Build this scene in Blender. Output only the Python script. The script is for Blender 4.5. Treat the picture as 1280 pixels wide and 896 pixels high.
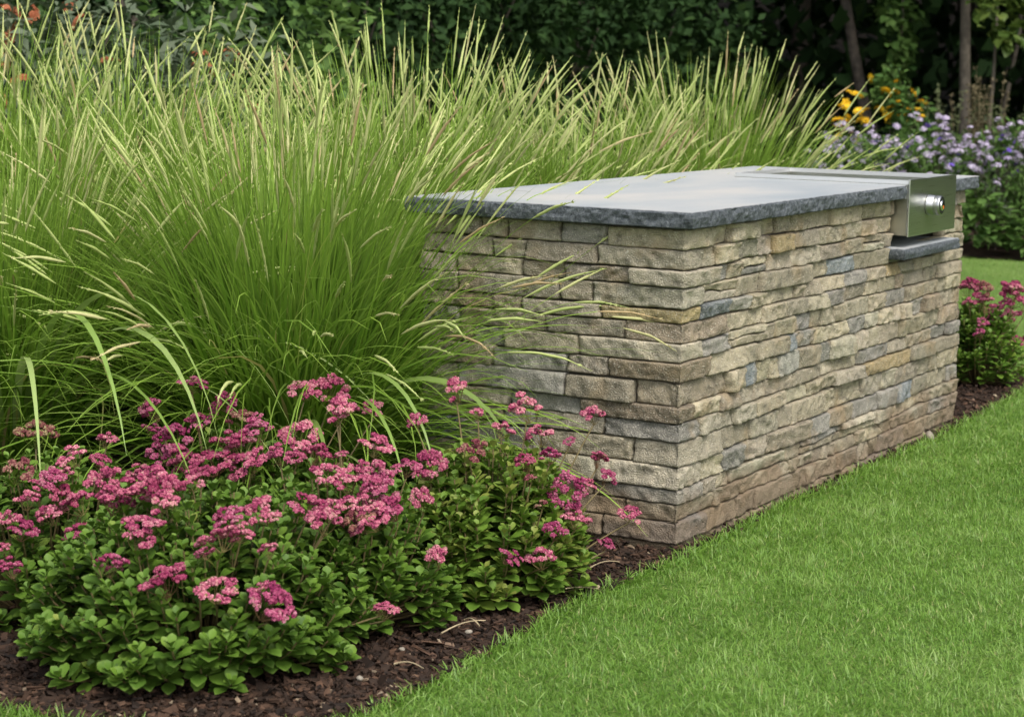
import bpy, math, random
import numpy as np
from mathutils import Matrix, Vector

for o in list(bpy.data.objects):
    bpy.data.objects.remove(o)
S = bpy.context.scene
COL = S.collection
R = math.radians
random.seed(7)
RNG = np.random.default_rng(11)

# ------------------------------------------------------------------ camera
cd = bpy.data.cameras.new('camera')
cam = bpy.data.objects.new('camera', cd)
COL.objects.link(cam)
r_ = Vector((0.50203915, -0.86465445, 0.01814882))
u_ = Vector((0.10053245, 0.07918864, 0.99177739))
f_ = Vector((0.85898191, 0.49608653, -0.12668163))
cam.matrix_world = Matrix(((r_.x, u_.x, -f_.x, -4.7548), (r_.y, u_.y, -f_.y, -2.2279),
                           (r_.z, u_.z, -f_.z, 1.2918), (0, 0, 0, 1)))
cd.sensor_width = 36
cd.lens = 2508.49 / 1280 * 36
cd.shift_y = -47.1448 / 1280
cd.clip_start = .05
cd.clip_end = 400
cd.dof.use_dof = True
cd.dof.focus_distance = 5.3
cd.dof.aperture_fstop = 6.3
S.camera = cam

# ------------------------------------------------------------------ light
SUN_EL, SUN_AZ = 54, -122          # azimuth measured from +X towards +Y
w = bpy.data.worlds.new('World')
S.world = w
w.use_nodes = True
nt = w.node_tree
nt.nodes.clear()
sky = nt.nodes.new('ShaderNodeTexSky')
sky.sky_type = 'NISHITA'
sky.sun_disc = False
sky.sun_elevation = R(SUN_EL)
sky.sun_rotation = R(90 - SUN_AZ)
sky.dust_density = 3.0
sky.air_density = 1.0
hs = nt.nodes.new('ShaderNodeHueSaturation')
hs.inputs['Saturation'].default_value = .38
bg = nt.nodes.new('ShaderNodeBackground')
bg.inputs['Strength'].default_value = .15
wo = nt.nodes.new('ShaderNodeOutputWorld')
nt.links.new(sky.outputs[0], hs.inputs['Color'])
nt.links.new(hs.outputs[0], bg.inputs['Color'])
nt.links.new(bg.outputs[0], wo.inputs['Surface'])
sl = bpy.data.lights.new('sun', 'SUN')
sl.energy = 1.2
sl.angle = R(24)
sl.color = (1, .96, .88)
so = bpy.data.objects.new('sun', sl)
COL.objects.link(so)
sd = Vector((math.cos(R(SUN_EL)) * math.cos(R(SUN_AZ)), math.cos(R(SUN_EL)) * math.sin(R(SUN_AZ)), math.sin(R(SUN_EL))))
so.rotation_euler = sd.to_track_quat('Z', 'Y').to_euler()
so.location = sd * 30
S.view_settings.view_transform = 'Standard'
S.view_settings.look = 'None'
S.view_settings.exposure = 1.0
S.view_settings.gamma = 1
S.cycles.max_bounces = 6
S.cycles.diffuse_bounces = 3
S.cycles.glossy_bounces = 3
S.cycles.transmission_bounces = 3

# ------------------------------------------------------------------ helpers
def h2(ix, iy, seed):
    v = (ix.astype(np.int64) * 374761393 + iy.astype(np.int64) * 668265263 + seed * 1442695041) & 0x7fffffff
    v = ((v ^ (v >> 13)) * 1274126177) & 0x7fffffff
    return ((v ^ (v >> 16)) & 0xffff) / 65535.0
def vnoise(x, y, seed=0):
    x = np.asarray(x, float); y = np.asarray(y, float)
    ix = np.floor(x); iy = np.floor(y); fx = x - ix; fy = y - iy
    fx = fx * fx * (3 - 2 * fx); fy = fy * fy * (3 - 2 * fy)
    a = h2(ix, iy, seed); b = h2(ix + 1, iy, seed); c = h2(ix, iy + 1, seed); d = h2(ix + 1, iy + 1, seed)
    return (a + (b - a) * fx) * (1 - fy) + (c + (d - c) * fx) * fy
def fbm(x, y, seed=0, o=4):
    s = 0; a = .5
    for k in range(o):
        s = s + a * vnoise(x * 2 ** k, y * 2 ** k, seed + k * 17); a *= .5
    return s
def inpoly(x, y, poly):
    x = np.asarray(x); y = np.asarray(y); c = np.zeros(x.shape, bool)
    n = len(poly)
    for i in range(n):
        x1, y1 = poly[i]; x2, y2 = poly[i - 1]
        if y1 == y2: continue
        c ^= ((y1 > y) != (y2 > y)) & (x < (x2 - x1) * (y - y1) / (y2 - y1) + x1)
    return c

def np_mesh(name, V, Q=None, T=None, mat=None, parent=None, attrs=None, smooth=True, loc=None):
    """One mesh object from numpy vertices, quads and triangles."""
    V = np.asarray(V, np.float32).reshape(-1, 3)
    Q = np.zeros((0, 4), np.int32) if Q is None else np.asarray(Q, np.int32).reshape(-1, 4)
    T = np.zeros((0, 3), np.int32) if T is None else np.asarray(T, np.int32).reshape(-1, 3)
    me = bpy.data.meshes.new(name)
    me.vertices.add(len(V)); me.vertices.foreach_set('co', V.ravel())
    nl = Q.size + T.size
    me.loops.add(nl)
    me.loops.foreach_set('vertex_index', np.concatenate([Q.ravel(), T.ravel()]).astype(np.int32))
    np_ = len(Q) + len(T)
    me.polygons.add(np_)
    st = np.concatenate([np.arange(len(Q)) * 4, Q.size + np.arange(len(T)) * 3]).astype(np.int32)
    me.polygons.foreach_set('loop_start', st)
    me.polygons.foreach_set('use_smooth', np.full(np_, smooth, bool))
    for k, v in (attrs or {}).items():
        v = np.asarray(v, np.float32)
        if v.ndim == 1:
            me.attributes.new(k, 'FLOAT', 'POINT').data.foreach_set('value', v)
        else:
            c = np.ones((len(V), 4), np.float32); c[:, :3] = v
            me.attributes.new(k, 'FLOAT_COLOR', 'POINT').data.foreach_set('color', c.ravel())
    me.update(calc_edges=True)
    if mat: me.materials.append(mat)
    return link(name, me, parent, loc)
def link(name, me, parent=None, loc=None):
    o = bpy.data.objects.new(name, me)
    COL.objects.link(o)
    if parent: o.parent = parent
    if loc is not None: o.location = loc
    return o
def thing(name, label, cat, loc=(0, 0, 0), group=None, rz=0):
    o = bpy.data.objects.new(name, None)
    o.empty_display_size = .1
    COL.objects.link(o)
    o.location = loc; o.rotation_euler = (0, 0, rz)
    o['label'] = label; o['category'] = cat
    if group: o['group'] = group
    return o
def structure(o):
    o['kind'] = 'structure'; return o

class MB:
    """collects vertices and faces for one mesh"""
    def __init__(s): s.V = []; s.Q = []; s.T = []; s.n = 0; s.A = {}
    def add(s, V, Q=None, T=None, **at):
        V = np.asarray(V, float).reshape(-1, 3)
        if Q is not None and len(Q): s.Q.append(np.asarray(Q).reshape(-1, 4) + s.n)
        if T is not None and len(T): s.T.append(np.asarray(T).reshape(-1, 3) + s.n)
        for k, v in at.items():
            v = np.asarray(v, float)
            if v.ndim == 0: v = np.full(len(V), float(v))
            if v.ndim == 1 and len(v) == 3 and len(V) != 3: v = np.tile(v, (len(V), 1))
            s.A.setdefault(k, []).append(v)
        s.V.append(V); s.n += len(V)
    def build(s, name, mat, parent=None, smooth=True, loc=None):
        return np_mesh(name, np.concatenate(s.V), np.concatenate(s.Q) if s.Q else None,
                       np.concatenate(s.T) if s.T else None, mat, parent,
                       {k: np.concatenate(v) for k, v in s.A.items()}, smooth, loc)
    def tube(s, pts, rad, n=6, cap=True, **at):
        pts = np.asarray(pts, float); m = len(pts)
        rad = np.broadcast_to(np.asarray(rad, float), (m,))
        t = np.gradient(pts, axis=0); t /= np.linalg.norm(t, axis=1)[:, None] + 1e-9
        ref = np.array([0, 0, 1.]) if abs(t[0, 2]) < .9 else np.array([1., 0, 0])
        a = np.cross(t, ref); a /= np.linalg.norm(a, axis=1)[:, None] + 1e-9
        b = np.cross(t, a)
        th = np.arange(n) / n * 2 * np.pi
        V = pts[:, None] + rad[:, None, None] * (a[:, None] * np.cos(th)[None, :, None] + b[:, None] * np.sin(th)[None, :, None])
        V = V.reshape(-1, 3)
        i = np.arange(m - 1)[:, None] * n; j = np.arange(n)[None]; k = (j + 1) % n
        Q = np.stack([i + j, i + k, i + n + k, i + n + j], -1).reshape(-1, 4)
        T = None
        if cap:
            V = np.concatenate([V, pts[:1], pts[-1:]])
            e = m * n
            T = [[e, q, (q + 1) % n] for q in range(n)] + [[e + 1, (m - 1) * n + (q + 1) % n, (m - 1) * n + q] for q in range(n)]
        s.add(V, Q, T, **at)
    def box(s, lo, hi, **at):
        x0, y0, z0 = lo; x1, y1, z1 = hi
        V = [(x0, y0, z0), (x1, y0, z0), (x1, y1, z0), (x0, y1, z0), (x0, y0, z1), (x1, y0, z1), (x1, y1, z1), (x0, y1, z1)]
        Q = [(0, 3, 2, 1), (4, 5, 6, 7), (0, 1, 5, 4), (1, 2, 6, 5), (2, 3, 7, 6), (3, 0, 4, 7)]
        s.add(V, Q, **at)

# ------------------------------------------------------------------ materials
def newmat(name):
    m = bpy.data.materials.new(name); m.use_nodes = True
    nt = m.node_tree
    for n in list(nt.nodes): nt.nodes.remove(n)
    out = nt.nodes.new('ShaderNodeOutputMaterial')
    b = nt.nodes.new('ShaderNodeBsdfPrincipled')
    nt.links.new(b.outputs[0], out.inputs['Surface'])
    return m, nt, b, out
def N(nt, t, **kw):
    n = nt.nodes.new('ShaderNode' + t)
    for k, v in kw.items():
        if k in ('operation', 'blend_type', 'data_type', 'attribute_name', 'noise_dimensions', 'feature', 'distance', 'color_mode'):
            setattr(n, k, v)
        else:
            n.inputs[k].default_value = v
    return n
def L(nt, a, b): nt.links.new(a, b)
def ramp(nt, stops, fac=None):
    n = nt.nodes.new('ShaderNodeValToRGB')
    e = n.color_ramp.elements
    while len(e) > 1: e.remove(e[-1])
    e[0].position = stops[0][0]; e[0].color = (*stops[0][1], 1)
    for p, c in stops[1:]:
        x = e.new(p); x.color = (*c, 1)
    if fac is not None: L(nt, fac, n.inputs[0])
    return n
def attr(nt, name):
    return N(nt, 'Attribute', attribute_name=name)
def mixc(nt, fac, a, b, mode='MIX'):
    n = nt.nodes.new('ShaderNodeMix'); n.data_type = 'RGBA'; n.blend_type = mode
    for i, v in ((0, fac), (6, a), (7, b)):
        if hasattr(v, 'is_linked'): L(nt, v, n.inputs[i])
        else: n.inputs[i].default_value = v if i == 0 else (*v, 1)
    return n.outputs[2]
def bump(nt, h, strength, dist, b):
    n = N(nt, 'Bump', Strength=strength, Distance=dist)
    L(nt, h, n.inputs['Height']); L(nt, n.outputs[0], b.inputs['Normal'])
    return n

def leaf_material(name, tint, along=None, rough=.55, trans=.25, spec=.35, noise=0):
    """foliage: colour by leaf-to-leaf variation (tint) and along the leaf (tt); grass tips include painted light"""
    m, nt, b, out = newmat(name)
    a = attr(nt, 'tint')
    c = ramp(nt, tint, a.outputs['Fac']).outputs[0]
    if along:
        t = attr(nt, 'tt')
        f = ramp(nt, [(p, (v, v, v)) for p, v in along[1]], t.outputs['Fac'])
        c = mixc(nt, f.outputs[0], c, along[0])
    if noise:
        tc = N(nt, 'TexCoord')
        no = N(nt, 'TexNoise', Scale=noise, Detail=2.0); L(nt, tc.outputs['Object'], no.inputs['Vector'])
        g = ramp(nt, [(.3, (.72, .72, .72)), (.7, (1.2, 1.2, 1.15))], no.outputs['Fac'])
        c = mixc(nt, 1.0, c, g.outputs[0], 'MULTIPLY')
    L(nt, c, b.inputs['Base Color'])
    b.inputs['Roughness'].default_value = rough
    b.inputs['Specular IOR Level'].default_value = spec
    if trans:
        tr = N(nt, 'BsdfTranslucent')
        L(nt, c, tr.inputs['Color'])
        mx = N(nt, 'MixShader', Fac=trans)
        L(nt, b.outputs[0], mx.inputs[1]); L(nt, tr.outputs[0], mx.inputs[2])
        L(nt, mx.outputs[0], out.inputs['Surface'])
    return m
def plain(name, col, rough=.6, metal=0, spec=.5, nscale=0, namt=.25, bstr=0, bdist=.002):
    m, nt, b, out = newmat(name)
    b.inputs['Roughness'].default_value = rough
    b.inputs['Metallic'].default_value = metal
    b.inputs['Specular IOR Level'].default_value = spec
    b.inputs['Base Color'].default_value = (*col, 1)
    if nscale:
        tc = N(nt, 'TexCoord')
        no = N(nt, 'TexNoise', Scale=nscale, Detail=5.0); L(nt, tc.outputs['Object'], no.inputs['Vector'])
        lo = tuple(c * (1 - namt) for c in col); hi = tuple(c * (1 + namt) for c in col)
        c = ramp(nt, [(.3, lo), (.7, hi)], no.outputs['Fac'])
        L(nt, c.outputs[0], b.inputs['Base Color'])
        if bstr: bump(nt, no.outputs['Fac'], bstr, bdist, b)
    return m

# ------------------------------------------------------------------ ground
BED = [(-1.95, .80), (-1.93, .55), (-1.90, .33), (-1.83, .12), (-1.70, -.03), (-1.52, -.075), (-1.25, -.055), (-.6, -.01), (-.1, -.02),
       (.05, -.022), (.4, -.016), (.8, -.010), (1.5, -.020), (2.2, -.012), (2.7, -.020), (3.1, .0), (3.45, .03), (3.75, .12), (3.95, .35),
       (4.2, 1.2), (4.4, 2.2), (4.2, 3.4), (2, 3.9), (0, 3.9), (-1, 3.5), (-1.7, 2.5), (-1.95, 1.5)]
def smooth_poly(P, n=3):
    P = np.array(P, float)
    for _ in range(n):
        Q = np.roll(P, -1, 0)
        P = np.stack([.75 * P + .25 * Q, .25 * P + .75 * Q], 1).reshape(-1, 2)
    return P
BEDS = smooth_poly(BED, 2)
def resample(P, step):
    out = []
    for i in range(len(P)):
        a, q = P[i], P[(i + 1) % len(P)]; k = max(1, int(np.linalg.norm(q - a) / step))
        out += [a + (q - a) * t / k for t in range(k)]
    return np.array(out)
BEDS = resample(BEDS, .035)
BEDS += RNG.normal(0, .006, BEDS.shape)
_nz = (vnoise(np.arange(len(BEDS)) * .31, np.zeros(len(BEDS)), 5) - .5) * .030
BEDS[:, 1] += _nz
BORDER = [(8.9, 5.5), (8.95, 3.2), (9.0, 2.0), (9.05, 1.5), (9.3, .3), (9.9, -1.5), (11, -3.5), (13, -5), (13.5, -2), (13.6, 3), (13, 7), (10.5, 8.5)]
BORDERS = smooth_poly(BORDER, 2)
WOOD = smooth_poly([(11, 9.5), (11.2, 4), (11.8, 0), (14, -6), (20, -14), (60, -30), (70, 30), (40, 70), (-5, 60), (-4, 16), (2, 10), (6, 8.6)], 2)

m, nt, b, out = newmat('lawn_soil_and_thatch')
tc = N(nt, 'TexCoord')
n1 = N(nt, 'TexNoise', Scale=2.2, Detail=6.0); L(nt, tc.outputs['Object'], n1.inputs['Vector'])
n2 = N(nt, 'TexNoise', Scale=90.0, Detail=4.0); L(nt, tc.outputs['Object'], n2.inputs['Vector'])
c = ramp(nt, [(.3, (.085, .165, .016)), (.7, (.125, .215, .026))], n1.outputs['Fac']).outputs[0]
c = mixc(nt, ramp(nt, [(.35, (.0,) * 3), (.7, (.7,) * 3)], n2.outputs['Fac']).outputs[0], c, (.10, .16, .03))
L(nt, c, b.inputs['Base Color']); b.inputs['Roughness'].default_value = .9
bump(nt, n2.outputs['Fac'], .8, .02, b)
M_LAWN = m
g = 140
structure(np_mesh('lawn', [(-g, -g, 0), (g, -g, 0), (g, g, 0), (-g, g, 0)], [(0, 1, 2, 3)], mat=M_LAWN))

def soil_mat(name, a, bcol, sc=35):
    m, nt, b, out = newmat(name)
    tc = N(nt, 'TexCoord')
    n1 = N(nt, 'TexNoise', Scale=float(sc), Detail=8.0, Roughness=.7); L(nt, tc.outputs['Object'], n1.inputs['Vector'])
    v = N(nt, 'TexVoronoi', Scale=float(sc) * 1.6); L(nt, tc.outputs['Object'], v.inputs['Vector'])
    c = ramp(nt, [(.3, a), (.75, bcol)], n1.outputs['Fac']).outputs[0]
    c = mixc(nt, .35, c, mixc(nt, v.outputs['Color'], a, bcol))
    L(nt, c, b.inputs['Base Color']); b.inputs['Roughness'].default_value = .9
    b.inputs['Specular IOR Level'].default_value = .2
    bump(nt, n1.outputs['Fac'], 1.0, .02, b)
    return m
M_SOIL = soil_mat('bark_mulch_soil', (.013, .008, .006), (.06, .035, .022))
M_LITTER = soil_mat('woodland_leaf_litter', (.008, .007, .005), (.03, .022, .014), 12)
def sheet(name, poly, z, mat):
    me = bpy.data.meshes.new(name)
    me.from_pydata([(x, y, z) for x, y in poly], [], [list(range(len(poly)))])
    me.materials.append(mat)
    return structure(link(name, me))
sheet('woodland_floor', WOOD, .004, M_LITTER)
sheet('border_soil', BORDERS, .010, M_SOIL)
sheet('mulch_bed', BEDS, .006, M_SOIL)

# ------------------------------------------------------------------ stone counter
LX, DY, HT, TH, OV = 2.384, .813, .874, .046, .035
counter = thing('stone_counter', 'long outdoor counter of stacked natural stone with a bluestone top, standing in the mulch bed', 'garden counter')
PER = 2 * (LX + DY)
def peri(s):
    """perimeter position -> point, outward normal (rounded over the corners)"""
    s = np.asarray(s, float) % PER
    c = [0, DY, DY + LX, 2 * DY + LX, PER]
    st = [(0, DY), (0, 0), (LX, 0), (LX, DY)]
    dr = [(0, -1), (1, 0), (0, 1), (-1, 0)]
    nn = [(-1, 0), (0, -1), (1, 0), (0, 1)]
    P = np.zeros(s.shape + (2,)); Nn = np.zeros(s.shape + (2,))
    for k in range(4):
        m = (s >= c[k]) & (s < c[k + 1] + (k == 3))
        P[m] = np.array(st[k]) + (s[m] - c[k])[:, None] * np.array(dr[k])
        Nn[m] = nn[k]
    for k in range(1, 5):
        kk = k % 4
        d = (s - c[k] + PER / 2) % PER - PER / 2
        m = np.abs(d) < .007
        t = (d[m] / .007 + 1) / 2
        v = (1 - t)[:, None] * np.array(nn[k - 1]) + t[:, None] * np.array(nn[kk])
        Nn[m] = v
    return P, Nn
PAL = [((.31, .275, .205), 6), ((.35, .31, .225), 5), ((.285, .255, .20), 6), ((.33, .26, .145), 1.1), ((.255, .245, .22), 4), ((.19, .21, .225), .9), ((.25, .205, .15), 1.6), ((.37, .34, .265), 2)]
PW = np.array([p[1] for p in PAL]); PW = PW / PW.sum()
rs = np.random.default_rng(23)
ncourse = 17
hh = rs.uniform(.72, 1.28, ncourse); hh = hh / hh.sum() * (HT + .035)
ZB = np.concatenate([[-.035], -.035 + np.cumsum(hh)]); 
def zline(k, s):
    if k == 0: return np.full(np.shape(s), ZB[0])
    if k == ncourse: return np.full(np.shape(s), ZB[-1] - .001)
    a = .0038
    return ZB[k] + a * (vnoise(s * 3.1, np.full(np.shape(s), k * 7.3), 3) - .5) * 2 + .0018 * (vnoise(s * 17, np.full(np.shape(s), k * 3.3), 9) - .5)
wall = MB()
NOTCH = (DY + 1.622, DY + 2.130, .712)       # where the burner box and ledge are let in
def stone(s0, s1, zl, zh, col):
    g = .0009; oz0, oz1 = rs.uniform(-.0004, .0030, 2); gz = rs.normal(0, .0015)
    nu = max(6, int((s1 - s0) / .0058)); nv = 12
    u = np.linspace(0, 1, nu); v = np.linspace(0, 1, nv)
    u = u + .35 / nu * np.sin(-2 * np.pi * u) * .6; v = v - .085 * np.sin(2 * np.pi * v)
    U, Vv = np.meshgrid(u, v, indexing='ij')
    sd = int(rs.integers(1, 99999))
    js0 = (vnoise(Vv * 4, np.zeros_like(Vv), sd) - .5) * .010; js1 = (vnoise(Vv * 4, np.ones_like(Vv) * 5, sd + 1) - .5) * .010
    sl0, sl1 = rs.normal(0, .0035, 2)
    a0 = s0 + g + .0006 + np.maximum(js0 + sl0 * (Vv - .5) * 2, -.004) * .6; a1 = s1 - g - .0006 + np.minimum(js1 + sl1 * (Vv - .5) * 2, .004) * .6
    Sx = a0 + (a1 - a0) * U
    lo = zl(Sx) + g + oz0 * (rs.random() < .5) + gz * (U - .5); hi = zh(Sx) - g - oz1 * (rs.random() < .6) + gz * (U - .5)
    # worn outline: corners of the stone pulled in
    Z = lo + (hi - lo) * Vv
    x = Sx * 1.0; z = Z
    ang = rs.uniform(-.9, .9)
    xr = x * np.cos(ang) - z * np.sin(ang); zr = x * np.sin(ang) + z * np.cos(ang)
    n1 = fbm(xr * 14, zr * 30, sd) - .45
    rd = np.abs(fbm(xr * 9, zr * 22, sd + 5) - .47)
    n2 = fbm(x * 70, z * 80, sd + 9, 2) - .37
    amp = rs.uniform(.7, 1.7)
    d = rs.normal(0, .0060) + rs.normal(0, .007) * (U - .5) + rs.normal(0, .0055) * (Vv - .5)
    n3 = np.abs(fbm(xr * 26, zr * 40, sd + 15, 3) - .45)
    d = d + amp * (.013 * n1 - .030 * np.clip(rd, 0, .10) + .007 * n2 - .016 * np.clip(n3, 0, .15))
    eu = np.minimum(U * (a1 - a0), (1 - U) * (a1 - a0)); ev = np.minimum(Vv * (hi - lo), (1 - Vv) * (hi - lo))
    en = .6 + 1.1 * vnoise(x * 45, z * 45, sd + 3)
    d = d - .0052 * en * np.exp(-ev / .0011) - .008 * en * np.exp(-eu / .0018)
    d = np.clip(d, -.021, .019)
    # back-turned rim so the joint reads as a dark open gap
    P = np.pad(Sx, 1, mode='edge'); Zp = np.pad(Z, 1, mode='edge'); Dp = np.pad(d, 1, constant_values=-.034)
    xy, nn = peri(P.ravel())
    V = np.zeros((P.size, 3)); V[:, :2] = xy + nn * Dp.ravel()[:, None]; V[:, 2] = Zp.ravel()
    a, b_ = P.shape
    i = np.arange(a - 1)[:, None] * b_ + np.arange(b_ - 1)[None]
    Q = np.stack([i, i + b_, i + b_ + 1, i + 1], -1).reshape(-1, 4)
    cc = np.array(col)[None] * (1 + .25 * (fbm(P.ravel() * 9, Zp.ravel() * 16, sd + 40, 3) - .45))[:, None]
    wall.add(V, Q, Col=cc)
def pick():
    c = np.array(PAL[rs.choice(len(PAL), p=PW)][0])
    return c * np.array([1.005, .99, .95]) * rs.uniform(.80, 1.18) * (1 + rs.normal(0, .010, 3))
for k in range(ncourse):
    # breaks: corner stones wrap both faces, one arm long, the other short
    br = []
    cs = [0, DY, DY + LX, 2 * DY + LX]
    arms = []
    for j in range(4):
        la, sa = rs.uniform(.2, .33), rs.uniform(.10, .17)
        if j == 1: la, sa = rs.uniform(.22, .32), rs.uniform(.10, .2)
        if (k + j) % 3 == 0: la, sa = sa, la
        if j == 1 and k % 3 != 2: la, sa = max(la, sa), min(la, sa)
        arms.append((la, sa))
    pieces = []
    for j in range(4):
        e0 = cs[j] + arms[j][1]; e1 = (cs[j + 1] if j < 3 else PER) - arms[(j + 1) % 4][0]
        pos = [e0]
        while pos[-1] < e1 - .12:
            step = float(np.clip(rs.lognormal(math.log(.155 if j != 0 else .20), .48), .06, .44))
            pos.append(pos[-1] + step)
        f = (e1 - e0) / (pos[-1] - e0)
        pos = [e0 + (q - e0) * f for q in pos]
        pieces += list(zip(pos[:-1], pos[1:]))
        nx = cs[j + 1] if j < 3 else PER
        pieces.append((nx - arms[(j + 1) % 4][0], nx + arms[(j + 1) % 4][1]))
    for s0, s1 in pieces:
        zl = lambda s, k=k: zline(k, s); zh = lambda s, k=k: zline(k + 1, s)
        segs = [(s0, s1)]
        if ZB[k + 1] > NOTCH[2] + .012:
            segs = []
            if s0 < NOTCH[0]: segs.append((s0, min(s1, NOTCH[0])))
            if s1 > NOTCH[1]: segs.append((max(s0, NOTCH[1]), s1))
            if s1 <= NOTCH[0] or s0 >= NOTCH[1]: segs = [(s0, s1)]
            segs = [q for q in segs if q[1] - q[0] > .03]
        for q0, q1 in segs:
            if 2 * DY + LX < q0 and rs.random() < .0: continue
            if q1 - q0 > .16 and rs.random() < .035 and k > 0:
                t = rs.uniform(.4, .6)
                zm = lambda s, zl=zl, zh=zh, t=t: zl(s) * (1 - t) + zh(s) * t + .010 * (vnoise(s * 12, s * 0, 2) - .5)
                stone(q0, q1, zl, zm, pick()); stone(q0, q1, zm, zh, pick())
            else:
                stone(q0, q1, zl, zh, pick())
m, nt, b, out = newmat('stacked_stone')
ca = attr(nt, 'Col'); tc = N(nt, 'TexCoord')
n1 = N(nt, 'TexNoise', Scale=22.0, Detail=8.0, Roughness=.68); L(nt, tc.outputs['Object'], n1.inputs['Vector'])
n2 = N(nt, 'TexNoise', Scale=240.0, Detail=3.0); L(nt, tc.outputs['Object'], n2.inputs['Vector'])
c = mixc(nt, 1.0, ca.outputs['Color'], ramp(nt, [(.28, (.42, .42, .42)), (.42, (.86, .86, .85)), (.55, (1.04, 1.03, 1.01)), (.72, (1.42, 1.38, 1.30))], n1.outputs['Fac']).outputs[0], 'MULTIPLY')
c = mixc(nt, ramp(nt, [(.57, (0,) * 3), (.70, (.7,) * 3)], n2.outputs['Fac']).outputs[0], c, (.58, .54, .44))
c = mixc(nt, ramp(nt, [(.28, (.55,) * 3), (.40, (0,) * 3)], n2.outputs['Fac']).outputs[0], c, (.12, .105, .08))
n3 = N(nt, 'TexNoise', Scale=7.0, Detail=5.0); L(nt, tc.outputs['Object'], n3.inputs['Vector'])
c = mixc(nt, ramp(nt, [(.56, (0,) * 3), (.68, (.5,) * 3)], n3.outputs['Fac']).outputs[0], c, (.30, .215, .115))
mps = N(nt, 'Mapping'); mps.inputs['Scale'].default_value = (14, 14, 55); mps.inputs['Rotation'].default_value = (.25, .35, 0); L(nt, tc.outputs['Object'], mps.inputs[0])
n6 = N(nt, 'TexNoise', Scale=1.0, Detail=6.0, Roughness=.7); L(nt, mps.outputs[0], n6.inputs['Vector'])
c = mixc(nt, 1.0, c, ramp(nt, [(.36, (.62,) * 3), (.45, (1,) * 3), (.60, (1.0,) * 3), (.72, (1.22, 1.2, 1.15))], n6.outputs['Fac']).outputs[0], 'MULTIPLY')
# soil splashed up onto the lowest courses
sx = N(nt, 'SeparateXYZ'); L(nt, tc.outputs['Object'], sx.inputs[0])
n4 = N(nt, 'TexNoise', Scale=5.0, Detail=4.0); L(nt, tc.outputs['Object'], n4.inputs['Vector'])
ad = N(nt, 'Math', operation='MULTIPLY_ADD'); L(nt, n4.outputs['Fac'], ad.inputs[0]); ad.inputs[1].default_value = -.42; L(nt, sx.outputs['Z'], ad.inputs[2])
st = ramp(nt, [(0.0, (.75,) * 3), (.10, (0,) * 3)], None)
mp = N(nt, 'Math', operation='ADD'); L(nt, ad.outputs[0], mp.inputs[0]); mp.inputs[1].default_value = .125
L(nt, mp.outputs[0], st.inputs[0])
c = mixc(nt, st.outputs[0], c, (.18, .125, .078))
L(nt, c, b.inputs['Base Color']); b.inputs['Roughness'].default_value = .88; b.inputs['Specular IOR Level'].default_value = .25
hm = N(nt, 'Math', operation='ADD'); L(nt, n1.outputs['Fac'], hm.inputs[0]); L(nt, n2.outputs['Fac'], hm.inputs[1])
bump(nt, hm.outputs[0], .8, .009, b)
M_STONE = m
wall.build('stone_wall', M_STONE, counter)
# dark rubble core behind the open joints, with the pocket for the burner box
core = MB()
i_ = .028
core.box((i_, i_, -.04), (LX - i_, DY - i_, .655), Col=(.1, .09, .07))
core.box((i_, i_, .657), (1.60, DY - i_, HT - .003), Col=(.1, .09, .07))
core.box((2.15, i_, .657), (LX - i_, DY - i_, HT - .003), Col=(.1, .09, .07))
core.box((1.602, .68, .657), (2.148, DY - i_, HT - .003), Col=(.1, .09, .07))
core.build('rubble_core', plain('dark_rubble_core', (.085, .075, .06), .95, nscale=40, namt=.5), counter, smooth=False)

# bluestone top: one slab outline with a slot for the burner, rock-faced edge
BX0, BX1, BY1 = 1.63, 2.12, .585
m, nt, b, out = newmat('bluestone')
tc = N(nt, 'TexCoord'); geo = N(nt, 'NewGeometry')
n1 = N(nt, 'TexNoise', Scale=95.0, Detail=8.0, Roughness=.8); L(nt, tc.outputs['Object'], n1.inputs['Vector'])
n2 = N(nt, 'TexNoise', Scale=1.0, Detail=4.0)
mpn = N(nt, 'Mapping'); mpn.inputs['Scale'].default_value = (1.6, 3.5, 1); mpn.inputs['Rotation'].default_value = (0, 0, .5); L(nt, tc.outputs['Object'], mpn.inputs[0]); L(nt, mpn.outputs[0], n2.inputs['Vector'])
e = attr(nt, 'edge')
top = ramp(nt, [(.3, (.29, .315, .33)), (.5, (.355, .365, .365)), (.68, (.42, .405, .38))], n2.outputs['Fac']).outputs[0]
n5 = N(nt, 'TexNoise', Scale=420.0, Detail=2.0); L(nt, tc.outputs['Object'], n5.inputs['Vector'])
top = mixc(nt, 1.0, top, ramp(nt, [(.3, (.9,) * 3), (.7, (1.08,) * 3)], n5.outputs['Fac']).outputs[0], 'MULTIPLY')
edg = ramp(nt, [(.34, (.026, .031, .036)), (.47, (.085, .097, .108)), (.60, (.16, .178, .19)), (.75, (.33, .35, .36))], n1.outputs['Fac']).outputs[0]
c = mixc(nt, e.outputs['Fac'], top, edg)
L(nt, c, b.inputs['Base Color'])
rr = ramp(nt, [(0, (.62,) * 3), (1, (.7,) * 3)], e.outputs['Fac']); L(nt, rr.outputs[0], b.inputs['Roughness'])
b.inputs['Specular IOR Level'].default_value = .3
hb = N(nt, 'Math', operation='MULTIPLY'); L(nt, n1.outputs['Fac'], hb.inputs[0]); L(nt, e.outputs['Fac'], hb.inputs[1])
bump(nt, hb.outputs[0], 1.0, .012, b)
M_BLUE = m
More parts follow.
